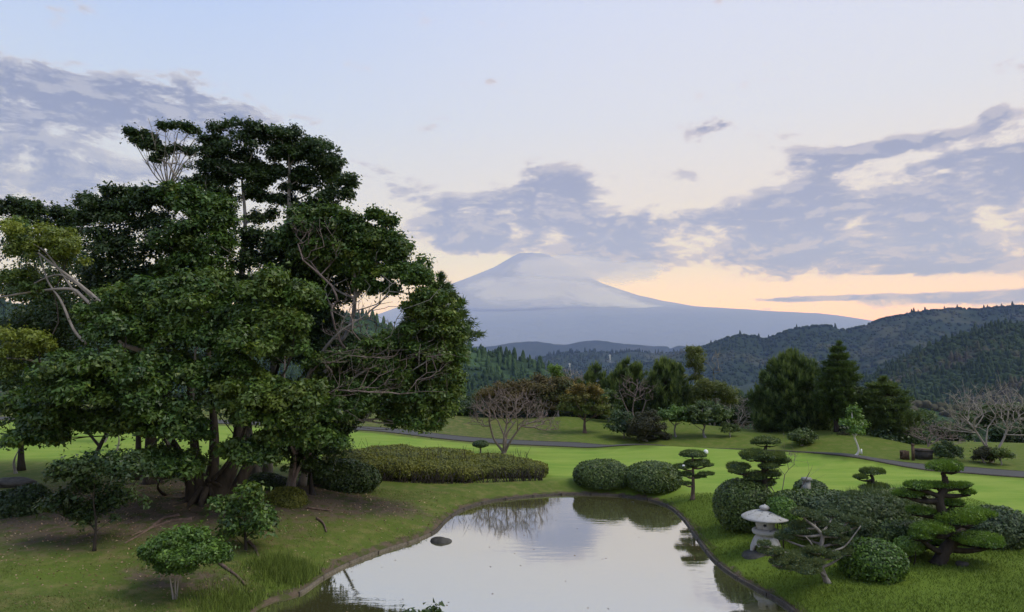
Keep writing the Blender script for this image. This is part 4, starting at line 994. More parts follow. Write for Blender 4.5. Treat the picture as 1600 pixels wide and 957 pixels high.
topiary('leaning_pine', 'large cloud-pruned pine with a thick dark leaning trunk, near the right edge of the garden', [(1465,884),(1474,864),(1487,845),(1482,825),(1472,800),(1468,780),(1477,762),(1476,745)],
        [(1477,731,30,13),(1465,759,18,7),(1490,760,22,7),(1508,759,11,5),(1511,770,13,6),(1435,760,23,9),(1418,772,22,9),(1440,772,16,7,.3),(1490,786,20,8,.2),(1438,800,23,8,.3),(1500,812,34,17,-.2),(1525,803,27,10,.4),(1452,828,31,13,-.2),(1440,838,20,10,-.3),(1525,845,38,12,-.3),(1470,845,27,12,.4),(1543,850,25,10,.1)], on(1465,882)[1], tr=.16, L=.075, top_tint=.55, mat='bush_leaf', cat='pine tree')
th = topiary('low_pine', 'low spreading pine with grey twisting limbs leaning out beside the stone lantern', [(1294,912),(1284,890),(1278,870),(1285,842),(1278,828),(1262,815)],
        [(1252,802,20,9),(1270,810,18,8,.2),(1290,822,18,8,.3),(1240,830,22,9,.1),(1225,838,18,8,.1),(1262,838,20,8,.3),(1310,846,22,8,.2),(1255,870,26,10,-.2),(1228,872,24,10,-.4),(1205,862,20,9,-.5),(1238,885,26,9,-.5),(1262,890,24,9,-.6),(1300,805,14,6,.4),(1342,818,20,7,.5),(1318,862,18,8,.1),(1215,880,14,7,-.6),(1300,835,16,7,0),(1195,850,10,6,-.6),(1325,812,16,7,.3),(1312,828,14,6,.1),(1248,820,16,7,.1),(1275,860,16,7,-.3),(1300,868,16,8,-.2),(1270,880,18,8,-.5)],
        on(1294,911)[1], tr=.065, L=.06, mat='juniper_leaf', bark='grey_bark', top_tint=.25, n_k=.9)
p0 = np.array(th.location); mb = M(); Yp = p0[1]
for pl, r_ in (([(1290,900),(1262,882),(1232,876),(1205,868)], .035), ([(1284,868),(1306,860),(1322,852),(1345,822)], .03), ([(1276,872),(1268,850),(1258,838)], .025)):
    tube(mb, curve([at(a, b_, Yp-.05) for a, b_ in pl], 5), np.linspace(r_, r_*.35, (len(pl)-1)*5+1), 7, rough=.15)
part('limb', mb, MATS['grey_bark'], th)
# small umbrella tree on the near left bank
b = on(272, 937); Yb = b[1]
tree('umbrella_tree', 'small umbrella-shaped tree with three thin pale stems on the near left bank', b,
     [(285,852,36,20,Yb,.1),(255,862,26,16,Yb-.1),(318,862,28,16,Yb+.1),(285,872,44,16,Yb-.3,.05),(240,872,18,12,Yb),(335,872,18,12,Yb),(270,888,30,10,Yb-.1),(285,858,40,18,Yb+.5)],
     'bush_leaf', 'pale_bark', tr=.022, leaf=(.075,.045), nsub=22, per=260, tipn=5, rtip=.005, tvar=.06, step=.15, subr=.36, core=True, corek=.62,
     stems=[curve([b-[0,0,.05], at(266,905,Yb), at(262,880,Yb)],4), curve([b+[.02,.03,-.05], at(274,905,Yb), at(280,875,Yb)],4), curve([b+[.05,0,-.05], at(280,900,Yb+.1), at(292,872,Yb+.1)],4)])
b = on(147, 862); Yb = b[1]
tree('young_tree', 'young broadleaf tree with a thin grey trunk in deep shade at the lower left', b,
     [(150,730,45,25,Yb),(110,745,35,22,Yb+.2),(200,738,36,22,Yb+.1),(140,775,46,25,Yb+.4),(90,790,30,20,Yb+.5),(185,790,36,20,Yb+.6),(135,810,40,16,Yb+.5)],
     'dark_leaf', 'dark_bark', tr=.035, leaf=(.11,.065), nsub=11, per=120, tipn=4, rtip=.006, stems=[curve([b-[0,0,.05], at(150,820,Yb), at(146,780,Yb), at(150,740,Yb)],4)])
b = on(385, 860); Yb = b[1]
tree('broadleaf_shrub', 'loose glossy-leaved shrub growing against the right side of the big trunks', b,
     [(385,775,26,22,Yb),(400,800,26,20,Yb-.1),(368,815,26,22,Yb),(400,830,26,18,Yb-.2),(375,838,24,16,Yb),(352,790,20,20,Yb+.2),(415,815,16,16,Yb+.2)],
     'broad_leaf', 'dark_bark', tr=.04, leaf=(.12,.07), nsub=7, per=75, tipn=4, rtip=.006, cat='shrub')
b = at(1232, 766, 20.5); b[2] = ground_h(b[0], b[1])[0]
bare_tree('bare_shrub', 'thin leafless upright shrub behind the tiered pine', 1226, 770, [(1236,716,9,20),(1222,722,10,18)], tr=.02, Y=20.8, n=26, rtip=.005, stems=3, cat='shrub')
# near shrub whose top just shows over the water
b = np.array([-1.25, 6.8, ground_h(-1.25, 6.8)[0]]); Yb = 6.8
tree('near_shrub', 'dark leafy shrub whose top just enters at the bottom edge over the water', b,
     [(635,985,26,26,Yb),(675,980,24,24,Yb),(655,1010,60,35,Yb),(620,1060,60,50,Yb),(700,1060,60,50,Yb)], 'dark_leaf', 'dark_bark', tr=.05, leaf=(.06,.04), nsub=9, per=60, tipn=4, rtip=.005, step=.2, cat='shrub')
# ------------------------------------------------------------ the grove on the left
def gbase(px, Y): p = at(px, 800, Y); p[2] = ground_h(p[0], p[1])[0]; return p
LF = (.135, .078)
# main evergreen: several dark stems on one flared foot
b = gbase(325, 20.6); Y = 20.6
st_ = [curve([b+[.25,0,-.1], at(345,760,Y), at(365,720,Y), at(375,640,Y), at(372,560,Y+.4)],5),
       curve([b+[-.15,.1,-.1], at(312,770,Y), at(306,720,Y+.1), at(300,650,Y+.2), at(290,560,Y+.4)],5),
       curve([b+[.0,.35,-.1], at(330,760,Y+.4), at(335,700,Y+.6), at(330,600,Y+.8), at(320,480,Y+1.2)],5),
       curve([b+[.45,.2,-.1], at(372,760,Y+.3), at(395,715,Y+.4), at(430,670,Y+.5), at(470,610,Y+.6)],5),
       curve([b+[-.3,-.1,-.1], at(300,780,Y-.1), at(296,750,Y-.1), at(270,690,Y-.4), at(220,640,Y-.8)],5)]
front = [(140,575,56,28,18.6),(105,600,50,30,18.8),(190,590,55,32,18.7),(150,625,80,38,18.8),(215,625,45,32,18.9),(80,650,45,30,18.9),(60,690,45,26,18.8),(100,665,50,26,19.2),(35,640,35,25,19.4),
         (250,655,58,34,18.9),(285,680,38,26,19.0),(215,672,46,24,19.2),(165,665,46,22,19.4),
         (395,612,44,26,18.8,.15),(360,640,36,30,18.9,.12),(425,625,40,28,18.9,.2),(470,628,34,30,19.0,.18),(465,660,38,26,19.1,.1),(405,660,46,28,19.0,.1),(440,690,36,18,19.3),
         (385,540,44,32,19.2,.1),(430,548,42,34,19.2,.15),(445,510,36,26,19.3,.15),(430,460,46,32,19.6,.12),(470,475,30,28,19.8,.08),(395,500,40,28,19.7,.05),(360,580,40,26,19.4),
         (300,480,52,36,20.0,.03),(260,460,40,28,20.3),(320,455,36,30,20.4),(290,530,45,34,19.8),(330,540,40,30,19.8),(240,510,40,28,20.0),
         (380,710,36,18,19.0,.1),(405,715,30,14,18.9,.1),(275,735,34,22,18.8,.02),(240,728,30,18,18.9),(310,600,44,34,19.5),(350,505,34,26,20.0),(500,690,30,22,20.4),(520,650,36,26,20.8),(250,570,38,26,19.5),
         (160,500,46,30,20.2),(205,480,36,26,20.3,.1),(185,530,46,26,19.8)]
tree('great_evergreen', 'largest evergreen of the grove, several dark stems rising from one root flare near the pond', b, front, 'broad_leaf', 'dark_bark', tr=.34, leaf=LF, nsub=21, per=190, subr=.33, stems=st_, tipn=4, k=.35, rtip=.012, tvar=.10, roots=9, seed=3, rmax=.16)
# tree with pale limbs and a yellow green umbrella crown
b = gbase(238, 23.2); Y = 21.6
st_ = [curve([b+[0,0,-.1], at(236,700,23.0), at(238,620,22.6), at(238,556,22.0)],5)]
t_ = tree('pale_limbed_tree', 'tree with long bare pale limbs and a flat yellow green crown at the far left', b,
     [(70,372,60,22,Y,.75),(40,392,36,24,Y+.2,.45),(100,388,40,22,Y-.1,.7),(75,405,50,20,Y,.6),(20,365,36,20,Y+.4,.25),(28,440,44,20,Y,.25),(60,455,36,16,Y,.2),(35,530,38,20,20.6,.8),(20,555,38,20,20.6,.6),(62,545,20,14,20.6,.7),(20,585,40,22,20.6,.35),(180,465,26,18,21.5,.25),(165,490,22,16,21.4,.3),(215,500,24,16,21.3,.2)],
     'broad_leaf', 'dark_bark', tr=.26, leaf=(.11,.065), nsub=15, per=140, subr=.36, stems=st_, tipn=3, rtip=.010, seed=5, thin=.7, rmax=.05)
mb = M()
for pl, r_ in (([(238,552),(210,545),(190,535),(170,505),(130,465),(110,452),(60,455),(0,465)], .085), ([(236,545),(232,530),(200,510),(160,475),(125,445),(85,415),(60,395)], .075), ([(150,470),(115,440),(85,430),(30,455)], .045), ([(135,538),(115,515),(95,470),(75,440),(62,400)], .05), ([(120,462),(95,425),(72,395),(50,380)], .035), ([(98,566),(60,566),(40,562),(5,560)], .05), ([(62,628),(45,626),(20,622),(0,612)], .05), ([(232,560),(234,540),(232,526)], .10)):
    tube(mb, curve([at(a, c_, 20.9 + (238-a)*.002) for a, c_ in pl], 5), np.linspace(r_, r_*.35 if len(pl) > 3 else r_, (len(pl)-1)*5+1), 7, rough=.12)
part('pale_limbs', mb, MATS['pale_bark'], t_)
# tall crown standing above the grove
b = gbase(400, 25.5); Y = 25.0
st_ = [curve([b+[0,0,-.1], at(385,650,Y), at(378,450,Y), at(383,350,Y), at(378,280,Y)],6), curve([b+[.3,.2,-.1], at(425,600,Y+.3), at(440,420,Y+.3), at(450,350,Y+.2), at(452,260,Y)],6)]
tall = [(355,215,34,18,Y),(385,205,34,16,Y),(340,240,32,20,Y),(325,265,26,16,Y),(370,235,40,20,Y),(400,222,26,16,Y+.4),(435,215,32,14,Y),(465,218,36,16,Y),(495,235,32,20,Y),(510,258,26,20,Y),(475,248,38,18,Y+.4),(440,245,34,18,Y),
        (535,290,22,18,Y),(520,310,26,18,Y),(500,285,30,20,Y+.3),(545,305,10,14,Y),(315,290,26,14,Y),(345,275,30,14,Y),(420,275,30,14,Y+.5),(485,325,34,16,Y),(505,320,26,14,Y),(345,310,28,16,Y),(400,310,20,12,Y+.5),(465,300,28,14,Y+.6),(410,345,24,16,Y+.3),(330,335,30,18,Y-.5)] + infill([(320,285),(325,225),(360,200),(440,210),(500,228),(540,290),(535,325),(500,340),(455,330),(400,300),(340,360)], 46, Y+.4, 16, 5)
tree('tall_evergreen', 'tallest evergreen, a rounded dark crown with sky showing through, rising above the grove', b, tall, 'dark_leaf', 'grey_bark', tr=.20, leaf=(.12,.07), nsub=14, per=105, subr=.34, stems=st_, tipn=6, rtip=.010, seed=8, k=.3, rmax=.10, tvar=.08)
# slender tree with bare upper twigs
b = gbase(262, 26.5); Y = 26.5
st_ = [curve([b+[0,0,-.1], at(262,600,Y), at(264,400,Y), at(262,292,Y)],6)]
tw = [at(RNG.uniform(238,318), RNG.uniform(200,262), Y + RNG.uniform(-.8,.8)) for _ in range(95)]
tree('slender_tree', 'slender tree left of the tallest crown with half bare fan-shaped twigs and thin leaf caps', b,
     [(203,209,13,6,Y),(218,210,16,7,Y),(232,216,14,8,Y),(240,226,14,8,Y),(228,230,11,7,Y),(252,236,14,7,Y),(262,240,12,6,Y),(258,199,13,5,Y),(274,197,14,6,Y),(290,200,13,6,Y),(301,206,8,4,Y),(285,234,17,4,Y),(296,238,9,3,Y),(246,250,9,5,Y),(216,222,10,6,Y)],
     'dark_leaf', 'pale_bark', tr=.12, leaf=(.12,.075), nsub=9, per=90, stems=st_, tipn=4, rtip=.010, extra_targets=tw, seed=12, k=.12, tvar=.15, thin=.75, step=.5)
th_ = [o for o in S.objects if o.name == 'slender_tree'][0]; mb = M(); Ys = 26.5
for i in range(9):
    f = i/8; top = at(203 + 112*f + RNG.normal()*3, 212 - 10*math.sin(math.pi*f) + RNG.uniform(-6,6) + (14 if f > .8 else 0), Ys + RNG.uniform(-.7,.7)); q0 = at(262 + (f-.5)*6, 292, Ys)
    m1 = at(262 + (203+112*f-262)*RNG.uniform(.25,.5), 262 - RNG.uniform(-8,8), Ys + RNG.uniform(-.3,.3)); c_ = curve([q0, m1, top], 6); tube(mb, c_, np.linspace(.032, .010, len(c_)), 5, cap=False)
    for _ in range(6):
        k_ = int(RNG.integers(4, len(c_)-1)); d_ = nrm(nrm(c_[k_]-c_[k_-1]) + RNG.normal(size=3)*.42 + [0,0,.3]); l_ = RNG.uniform(.35, 1.0); tube(mb, [c_[k_], c_[k_]+d_*l_*.5, c_[k_]+d_*l_ + RNG.normal(size=3)*.05], [.014,.011,.006], 3, cap=False)
part('twigs', mb, MATS['pale_bark'], th_, kind='stuff')
# middle canopy of the grove, one tree behind another
def mid(label, px, Yb, crown, mat='dark_leaf', tr=.2, per=120, seed=1, bark='dark_bark', name='evergreen', nsub=9, top=None):
    b = gbase(px, Yb); cen = np.mean([at(c[0], c[1], c[4]) for c in crown], 0)
    return tree(name, label, b, crown, mat, bark, tr=tr*.6, leaf=(.135,.08), nsub=nsub+9, per=per, subr=.34, tipn=3, rtip=.011, seed=seed, rmax=.10, core=False)
Y = 23.5
mid('dark green evergreen left of centre in the grove, below the slender tree', 215, 24.5,
    [(170,325,40,18,Y),(210,320,40,16,Y),(250,322,36,18,Y),(150,345,32,22,Y),(190,350,46,26,Y),(235,355,46,28,Y),(160,385,44,30,Y),(205,395,50,32,Y),(250,400,46,30,Y),(175,430,46,30,Y),(225,440,46,30,Y),(150,455,40,26,Y),(140,320,16,14,Y),(190,303,34,8,Y),(238,305,26,8,Y),(200,500,50,34,Y),(245,540,50,36,Y),(190,560,60,36,Y)], seed=21)
Y = 22.8
mid('mid green evergreen in the middle of the grove, in front of the tallest one', 300, 23.6,
    [(300,310,34,16,Y),(330,325,34,20,Y),(290,335,40,22,Y),(345,350,24,22,Y),(310,365,46,28,Y),(280,385,40,26,Y),(335,395,36,26,Y),(300,415,46,26,Y),(330,430,34,22,Y),(270,300,26,14,Y),(270,425,30,22,Y),(350,455,30,26,Y),(300,440,50,30,Y+.5)], 'broad_leaf', seed=23, bark='pale_bark', tr=.13)
Y = 24.2
mid('dark evergreen filling the middle of the grove behind the main stems', 380, 25.0,
    [(370,380,34,22,Y),(410,385,30,22,Y),(440,400,30,22,Y),(390,415,40,28,Y),(440,440,40,28,Y),(480,450,40,30,Y),(370,455,40,30,Y),(500,490,40,30,Y),(460,500,46,30,Y),(400,480,50,30,Y),(520,540,50,34,Y),(460,560,56,34,Y),(380,600,60,40,Y),(520,600,50,34,Y),(300,600,60,40,Y),(560,560,40,30,Y),(440,640,50,34,Y)] + infill([(380,350),(520,350),(600,400),(640,450),(560,500),(620,560),(560,660),(420,660),(360,500)], 30, Y, 34, 7), seed=25)
Y = 22.6
mid('evergreen with a broad domed crown on the right shoulder of the grove', 470, 23.6,
    [(480,338,30,14,Y),(515,340,30,14,Y),(540,350,28,16,Y),(495,360,40,18,Y),(465,365,30,18,Y),(575,368,26,16,Y),(560,380,30,20,Y),(600,380,28,18,Y),(590,400,34,22,Y),(615,405,22,22,Y),(625,425,18,18,Y),(605,432,28,18,Y),(560,410,26,18,Y),(500,395,30,20,Y),(450,385,26,18,Y),(585,338,14,6,Y),(605,348,12,6,Y),(600,455,24,12,Y),(570,445,24,12,Y),(510,425,24,14,Y+.5)] + infill([(460,345),(560,350),(620,375),(650,430),(600,460),(520,430),(450,410)], 22, Y+.4, 24, 8, tint=.08), 'broad_leaf', seed=27, bark='grey_bark', tr=.2, per=115)
Y = 21.6
b = gbase(452, 22.6)
st_ = [curve([b+[0,0,-.1], at(462,700,22.2), at(478,600,22.0), at(520,530,Y), at(575,490,Y)],5)]
tw = [at(RNG.uniform(500,700), RNG.uniform(430,600), Y + RNG.uniform(-.8,.8)) for _ in range(110)]
tree('leaning_evergreen', 'evergreen at the right end of the grove leaning right with bare twigs showing through', b,
     [(655,428,14,7,Y),(640,440,14,6,Y),(665,440,10,5,Y),(668,468,26,16,Y,.15),(690,470,24,16,Y,.2),(650,485,24,14,Y,.1),(680,495,30,20,Y,.15),(704,500,18,16,Y,.2),(700,525,30,20,Y,.15),(708,545,20,18,Y,.2),(655,515,28,14,Y,.05),(695,560,28,18,Y,.15),(718,560,14,14,Y,.1),(640,545,26,14,Y),(600,540,30,16,Y),(565,560,34,20,Y),(600,575,30,16,Y),(702,595,20,22,Y,.2),(690,620,28,22,Y,.2),(700,640,20,18,Y,.15),(714,612,12,16,Y,.1),(655,640,24,14,Y,.15),(680,655,26,16,Y,.1),(665,668,26,12,Y,.05),(640,625,24,14,Y),(600,620,36,20,Y),(565,640,36,18,Y),(545,610,36,22,Y),(520,575,34,22,Y),(620,595,28,16,Y),(640,660,18,10,Y)] + infill([(500,560),(600,560),(660,520),(705,540),(715,590),(705,650),(680,670),(600,665),(520,650)], 30, Y+.7, 27, 6, dY=.4, tint=.08),
     'broad_leaf', 'grey_bark', tr=.13, leaf=(.12,.07), nsub=19, per=115, subr=.34, stems=st_, tipn=3, rtip=.009, extra_targets=tw, seed=31, k=.3, tvar=.14, rmax=.07)
# conifer tips behind the right end
pine('slim_conifer', 'slim conifer whose layered tip stands above the right end of the grove', 500, 700, [(434,688,689),(445,683,693),(458,676,706),(475,668,716),(500,660,722),(525,655,728)], 25.5, tr=.06, L=.26, wdt=.035, tiers=14, upward=.15, tint=0)
Y = 27
mid('dark flat-topped evergreen at the far left behind the yellow green crown', 30, 28.0,
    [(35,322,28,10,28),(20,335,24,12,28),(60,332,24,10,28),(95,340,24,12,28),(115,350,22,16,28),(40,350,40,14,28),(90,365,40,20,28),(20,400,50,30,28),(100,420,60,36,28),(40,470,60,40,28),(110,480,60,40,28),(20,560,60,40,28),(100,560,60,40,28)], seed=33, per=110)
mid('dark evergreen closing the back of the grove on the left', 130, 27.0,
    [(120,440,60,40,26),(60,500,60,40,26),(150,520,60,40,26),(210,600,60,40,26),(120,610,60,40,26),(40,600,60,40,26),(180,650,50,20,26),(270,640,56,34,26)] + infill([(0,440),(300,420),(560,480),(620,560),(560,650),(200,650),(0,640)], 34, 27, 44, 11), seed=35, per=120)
# bare tangle in front of the right shoulder
Yt = 21.4
b = gbase(470, Yt); cr = [(480,390,40,36),(500,370,20,26),(640,560,70,40),(600,600,50,30)]
bare_tree('bare_tree', 'grey leafless tree woven through the right side of the grove', 455, 700, [(497,392,34,42),(478,372,26,34),(560,520,60,30),(620,560,60,40),(540,480,30,26)], bark='twig_bark', tr=.09, Y=22.0, n=240, rtip=.008, stems=2, step=.4, seed=5, k=.25)
le_ = [o for o in S.objects if o.name == 'leaning_evergreen'][0]; Yl = 20.5
tg_ = [at(RNG.uniform(500,700), RNG.uniform(545,615), Yl + RNG.uniform(-.5,.5)) for _ in range(120)] + [at(RNG.uniform(490,560), RNG.uniform(600,650), Yl + RNG.uniform(-.4,.4)) for _ in range(20)]
rn_ = grow([curve([at(470,660,21.6), at(500,625,21.0), at(540,600,Yl)], 5), curve([at(470,600,21.6), at(510,560,21.0), at(560,545,Yl)], 5)], tg_, rtip=.006, step=.35, k=.2, seed=15, jitter=.16)
mb = M(); draw_runs(mb, [(p, np.minimum(r_, .022)) for p, r_ in rn_], 5); twiglets(mb, rn_, None, .005, 3); part('dead_branches', mb, MATS['twig_bark'], le_, kind='stuff')
# saplings and trunks on the lawn seen under the branches
for px, py, h, lab in ((161,692,46,'thin straight sapling trunk on the lawn seen under the left branches'),(182,705,40,'second thin sapling trunk on the lawn, nearer than the first under the left branches'),(26,740,60,'thin dark trunk at the far left edge under the branches')):
    b = on(px, py); Yb = b[1]
    tree('sapling', lab, b, [(px, py-h-14, 26, 14, Yb), (px+12, py-h-2, 16, 9, Yb)], 'broad_leaf', 'grey_bark', tr=.07, leaf=(.16,.09), nsub=6, per=50, tipn=3, rtip=.01)
# fallen branches
for k, (pl, lab) in enumerate(((([(338,878),(352,890),(372,905),(383,917)]), 'dark fallen branch lying on the near bank right of the umbrella tree'), ([(385,845),(398,858),(404,872)], 'short pale-ended fallen branch below the glossy shrub'), ([(495,812),(505,820),(510,833)], 'thin curved root or branch lying on the bare slope above the pond'), ([(480,795),(497,798),(520,800)], 'thin fallen branch lying in the leaf litter on the slope'))):
    pts = np.array([on(a, c_) + [0,0,.03] for a, c_ in pl]); mb = M(); tube(mb, curve(pts, 4), np.linspace(.04, .02, (len(pl)-1)*4+1), 6); solo('fallen_branch', mb, MATS['red_bark'], loc=tuple(pts[0]), label=lab, cat='branch')
# surface roots running down the slope
for pl, lab in (([(300,812),(270,815),(240,825),(205,838)], 'pale surface root spreading left from the foot of the big trunks'), ([(280,806),(255,812),(230,830),(195,850)], 'second pale surface root curving down the slope left of the big trunks')):
    pts = np.array([on(a, c_) + [0,0,.0] for a, c_ in pl]); mb = M(); tube(mb, curve(pts, 5), np.linspace(.06, .02, (len(pl)-1)*5+1), 7, rough=.2); solo('surface_root', mb, MATS['red_bark'], loc=tuple(pts[0]), label=lab, cat='root')

# dark low trees that close the view under the grove
Yn = 22.4
b = gbase(488, Yn)
tree('yew', 'dense dark low tree standing in the shade at the left end of the azalea hedge', b, [(470,690,40,24,Yn),(500,665,34,24,Yn),(495,705,36,24,Yn),(455,720,36,22,Yn),(515,690,24,18,Yn),(440,700,30,24,Yn),(480,735,40,18,Yn),(530,672,18,10,Yn)], 'dark_leaf', 'dark_bark', tr=.11, leaf=(.12,.07), nsub=14, per=170, tipn=3, rtip=.009, step=.3)
b = gbase(262, 21.2)
tree('broadleaf_shrub', 'glossy low branches hanging in front of the left trunks of the largest evergreen', b, [(275,722,34,18,19.6),(235,715,30,16,19.7),(205,725,30,14,19.8),(170,735,34,16,19.8),(250,742,36,14,19.8),(300,735,24,16,19.7)], 'broad_leaf', 'dark_bark', tr=.06, leaf=(.12,.07), nsub=11, per=130, tipn=3, rtip=.008, cat='shrub', step=.3)
# ------------------------------------------------------------ trees beyond the road
def btree(name, label, px, py, crown, Y=None, mat='bush_leaf', bark='grey_bark', tr=.10, leaf=(.26,.15), per=70, nsub=7, tint=0, tvar=.1, cat='tree', seed=1, subr=.42, flat=.7, rtip=.02, tipn=3, stems=None, core=True, low=-.15, upb=.5):
    b = on(px, py) if Y is None else at(px, py, Y)
    b[2] = ground_h(b[0], b[1])[0]; Y = b[1]
    cr = [(c[0], c[1], c[2], c[3], Y + (c[4] if len(c) > 4 else RNG.uniform(-.4,.4)), *( [c[5]] if len(c) > 5 else [])) for c in crown]
    return tree(name, label, b, cr, mat, bark, tr=tr, leaf=(leaf[0]*.72, leaf[1]*.72), nsub=nsub+4, per=int(per*1.5), tint=tint, tvar=tvar, cat=cat, seed=seed, rtip=rtip, tipn=tipn, subr=subr, flat=flat, core=core, step=.6, stems=stems, low=low, upb=upb)
# wooded edge left of the maple
btree('russet_tree', 'wide russet brown tree behind the spreading bare tree', 800, 668, [(790,612,34,14),(830,604,36,12),(865,600,34,12),(770,622,26,14),(810,620,40,16),(850,615,36,14),(885,606,26,12),(830,632,44,14),(790,640,34,14),(870,628,26,12)], Y=54, mat='brown_leaf', tr=.15, per=110)
btree('russet_tree', 'brownish tree right of the wide russet one and behind the orange maple', 872, 662, [(868,622,26,16,0,.6),(890,614,24,14,0,.7),(860,636,22,12,0,.6),(880,600,14,8,0,.3),(850,610,22,10,0,.2)], Y=52.5, mat='brown_leaf', tr=.10, tint=.3)
btree('dark_hedge_tree', 'dark leafy mass behind the trunk of the orange maple', 870, 672, [(845,650,34,16),(880,648,34,16),(820,655,30,14),(905,652,24,14),(935,655,20,14),(790,655,40,16),(755,650,34,18),(720,640,30,24)], Y=55.5, mat='dark_leaf', tr=.12)
btree('bright_tree', 'small light green treetop rising behind the russet trees', 868, 650, [(870,578,9,8),(868,588,10,8)], Y=60, mat='fresh_leaf', tr=.08, tint=.3, per=50)
btree('orange_maple', 'maple turning orange on top, standing on the grass mound', 914, 677, [(915,606,22,6,0,.1),(900,613,20,6,0,.2),(932,613,20,6,0,.15),(887,624,18,5,0,.6),(915,622,28,7,0,.4),(940,626,16,5,0,.7),(900,634,26,6,0,.8),(930,637,24,6,0,.8),(886,640,16,5,0,.9),(915,645,30,6,0,.9),(945,645,10,4,0,.9)], mat='maple_leaf', tr=.14, leaf=(.20,.12), nsub=9, per=60, flat=.5, core=False, bark='red_bark')
btree('small_tree', 'small grey green tree just right of the orange maple', 951, 668, [(952,622,15,9),(945,632,14,9),(958,636,14,10),(951,645,14,8)], Y=50, mat='hedge_leaf', tr=.07)

# the wood behind them, fading back: separate crowns standing on the falling ground
for k, (px, py, rx, ry, Y, mt, lab) in enumerate([
    (748,640,40,34,58,'dark_leaf','dark rounded tree behind the right end of the grove'),
    (812,645,44,34,59,'dark_leaf','dark tree in the shade under the wide russet tree'),
    (905,640,34,30,58,'dark_leaf','dark tree directly behind the orange maple'),
    (955,640,30,36,57,'dark_leaf','dark tree under the leftmost bushy pine'),
    (1010,640,34,32,56.5,'dark_leaf','dark tree between the second and the broad bushy pines'),
    (1075,640,32,30,56,'dark_leaf','dark tree at the foot of the tall thin tree'),
    (1132,645,34,28,55,'dark_leaf','dark tree under the drooping olive green tree'),
    (1180,650,26,30,53,'dark_leaf','dark tree left of the broad blue green pine'),
    (1290,655,26,30,48,'dark_leaf','dark tree between the broad pine and the tall pointed conifer'),
    (1355,665,22,30,47,'dark_leaf','dark tree between the tall pointed conifer and the open-crowned pine'),
    (1425,685,30,22,46,'hedge_leaf','dark tree right of the open-crowned pine'),
    (1490,680,36,22,48,'dark_leaf','dark tree left of the pale forked trunk, beyond the lawn'),
    (1590,690,40,22,48,'dark_leaf','dark tree at the right edge beyond the lawn'),
    (1455,665,36,22,60,'hedge_leaf','lighter tree deep in the wood right of the open-crowned pine'),
    (1520,660,40,24,62,'hedge_leaf','lighter tree deep in the wood behind the pale forked trunk'),
    (1590,655,40,24,60,'hedge_leaf','lighter tree deep in the wood at the right edge')]):
    c = [(px + RNG.uniform(-.75,.75)*rx, py + RNG.uniform(-.75,.75)*ry, rx*.45, ry*.34) for _ in range(11)]
    btree('wood_tree', lab, px, py+ry, c, Y=Y, mat=mt, tr=.12, leaf=(.28,.17), per=60, nsub=5)
bare_tree('bare_tree', 'wide spreading leafless tree rising just above the azalea hedge', 787, 709, [(800,640,62,22),(760,650,30,20),(850,665,26,14),(800,620,40,12),(820,655,40,20),(745,662,14,12),(780,630,40,18)], bark='twig_bark', tr=.14, n=420, rtip=.011, stems=5, step=.3, seed=2, k=.33, split=.12, jit=.08)
pine('bushy_pine', 'bushy pine with upright shoots left of the group behind the maple', 932, 668, [(572,929,931),(580,921,940),(592,914,950),(606,908,958),(622,908,962),(645,915,955)], 54, L=.30, tiers=11, wdt=.05, tr=.12)
pine('bushy_pine', 'second bushy pine with several upright tips, left of the tall thin tree', 982, 675, [(565,978,982),(573,968,996),(586,960,1004),(600,956,1010),(620,955,1012),(645,962,1005)], 52, L=.30, tiers=13, wdt=.05, tr=.13)
pine('bushy_pine', 'broad bushy pine just left of the tall thin tree', 1042, 680, [(564,1038,1042),(574,1026,1056),(588,1016,1068),(604,1012,1076),(625,1015,1082),(650,1022,1078)], 51, L=.30, tiers=15, wdt=.05, tr=.14)
bare_tree('bare_tree', 'leafless grey tree in front of the second bushy pine', 992, 668, [(990,612,22,20),(975,620,18,16),(1008,618,18,18),(990,598,20,10)], Y=49, tr=.09, n=110, rtip=.012, step=.4, k=.3)
bare_tree('bare_tree', 'pinkish grey leafless tree far behind the orange maple', 878, 650, [(880,588,22,12),(866,598,16,12),(900,592,16,12)], Y=62, tr=.09, n=120, rtip=.014, step=.5, bark='pale_bark')
btree('dark_round_tree', 'very dark rounded bush on the mound just left of centre right', 1011, 690, [(1010,668,26,15),(995,676,22,12),(1026,676,20,12),(1012,655,18,10),(1010,683,30,8)], mat='dusk_leaf', tr=.10, leaf=(.16,.10), per=110, nsub=9, cat='shrub')
btree('dark_green_shrub', 'dark green shrub overlapping the left side of the very dark rounded bush', 975, 684, [(978,660,22,13),(965,670,18,10),(985,672,20,11),(975,652,16,8)], mat='dark_leaf', tr=.08, leaf=(.18,.11), per=90, cat='shrub')
btree('round_tree', 'small round-topped tree with a short trunk, left one of the pair on the mound', 1056, 683, [(1055,644,20,9),(1042,650,16,9),(1068,650,15,9),(1056,656,22,8)], tr=.08, leaf=(.18,.11), mat='bush_leaf', per=100, tint=.05)
btree('round_tree', 'larger round-topped tree, right one of the pair on the mound', 1102, 684, [(1104,640,22,9),(1088,648,20,10),(1120,650,18,10),(1105,656,28,10),(1090,660,16,7)], tr=.10, leaf=(.18,.11), mat='hedge_leaf', per=100, tint=.1)
btree('tall_thin_tree', 'tall thin pale-trunked tree with sparse yellowish foliage above the others', 1088, 672, [(1083,548,10,5),(1090,556,10,6),(1080,560,9,6),(1094,566,8,6),(1093,580,8,7),(1082,572,8,6),(1090,592,7,6),(1085,550,14,4)], Y=50.5, mat='willow_leaf', bark='white_bark', tr=.08, leaf=(.22,.10), per=45, nsub=6, core=False, subr=.6, flat=1.2, rtip=.018, upb=-.2)
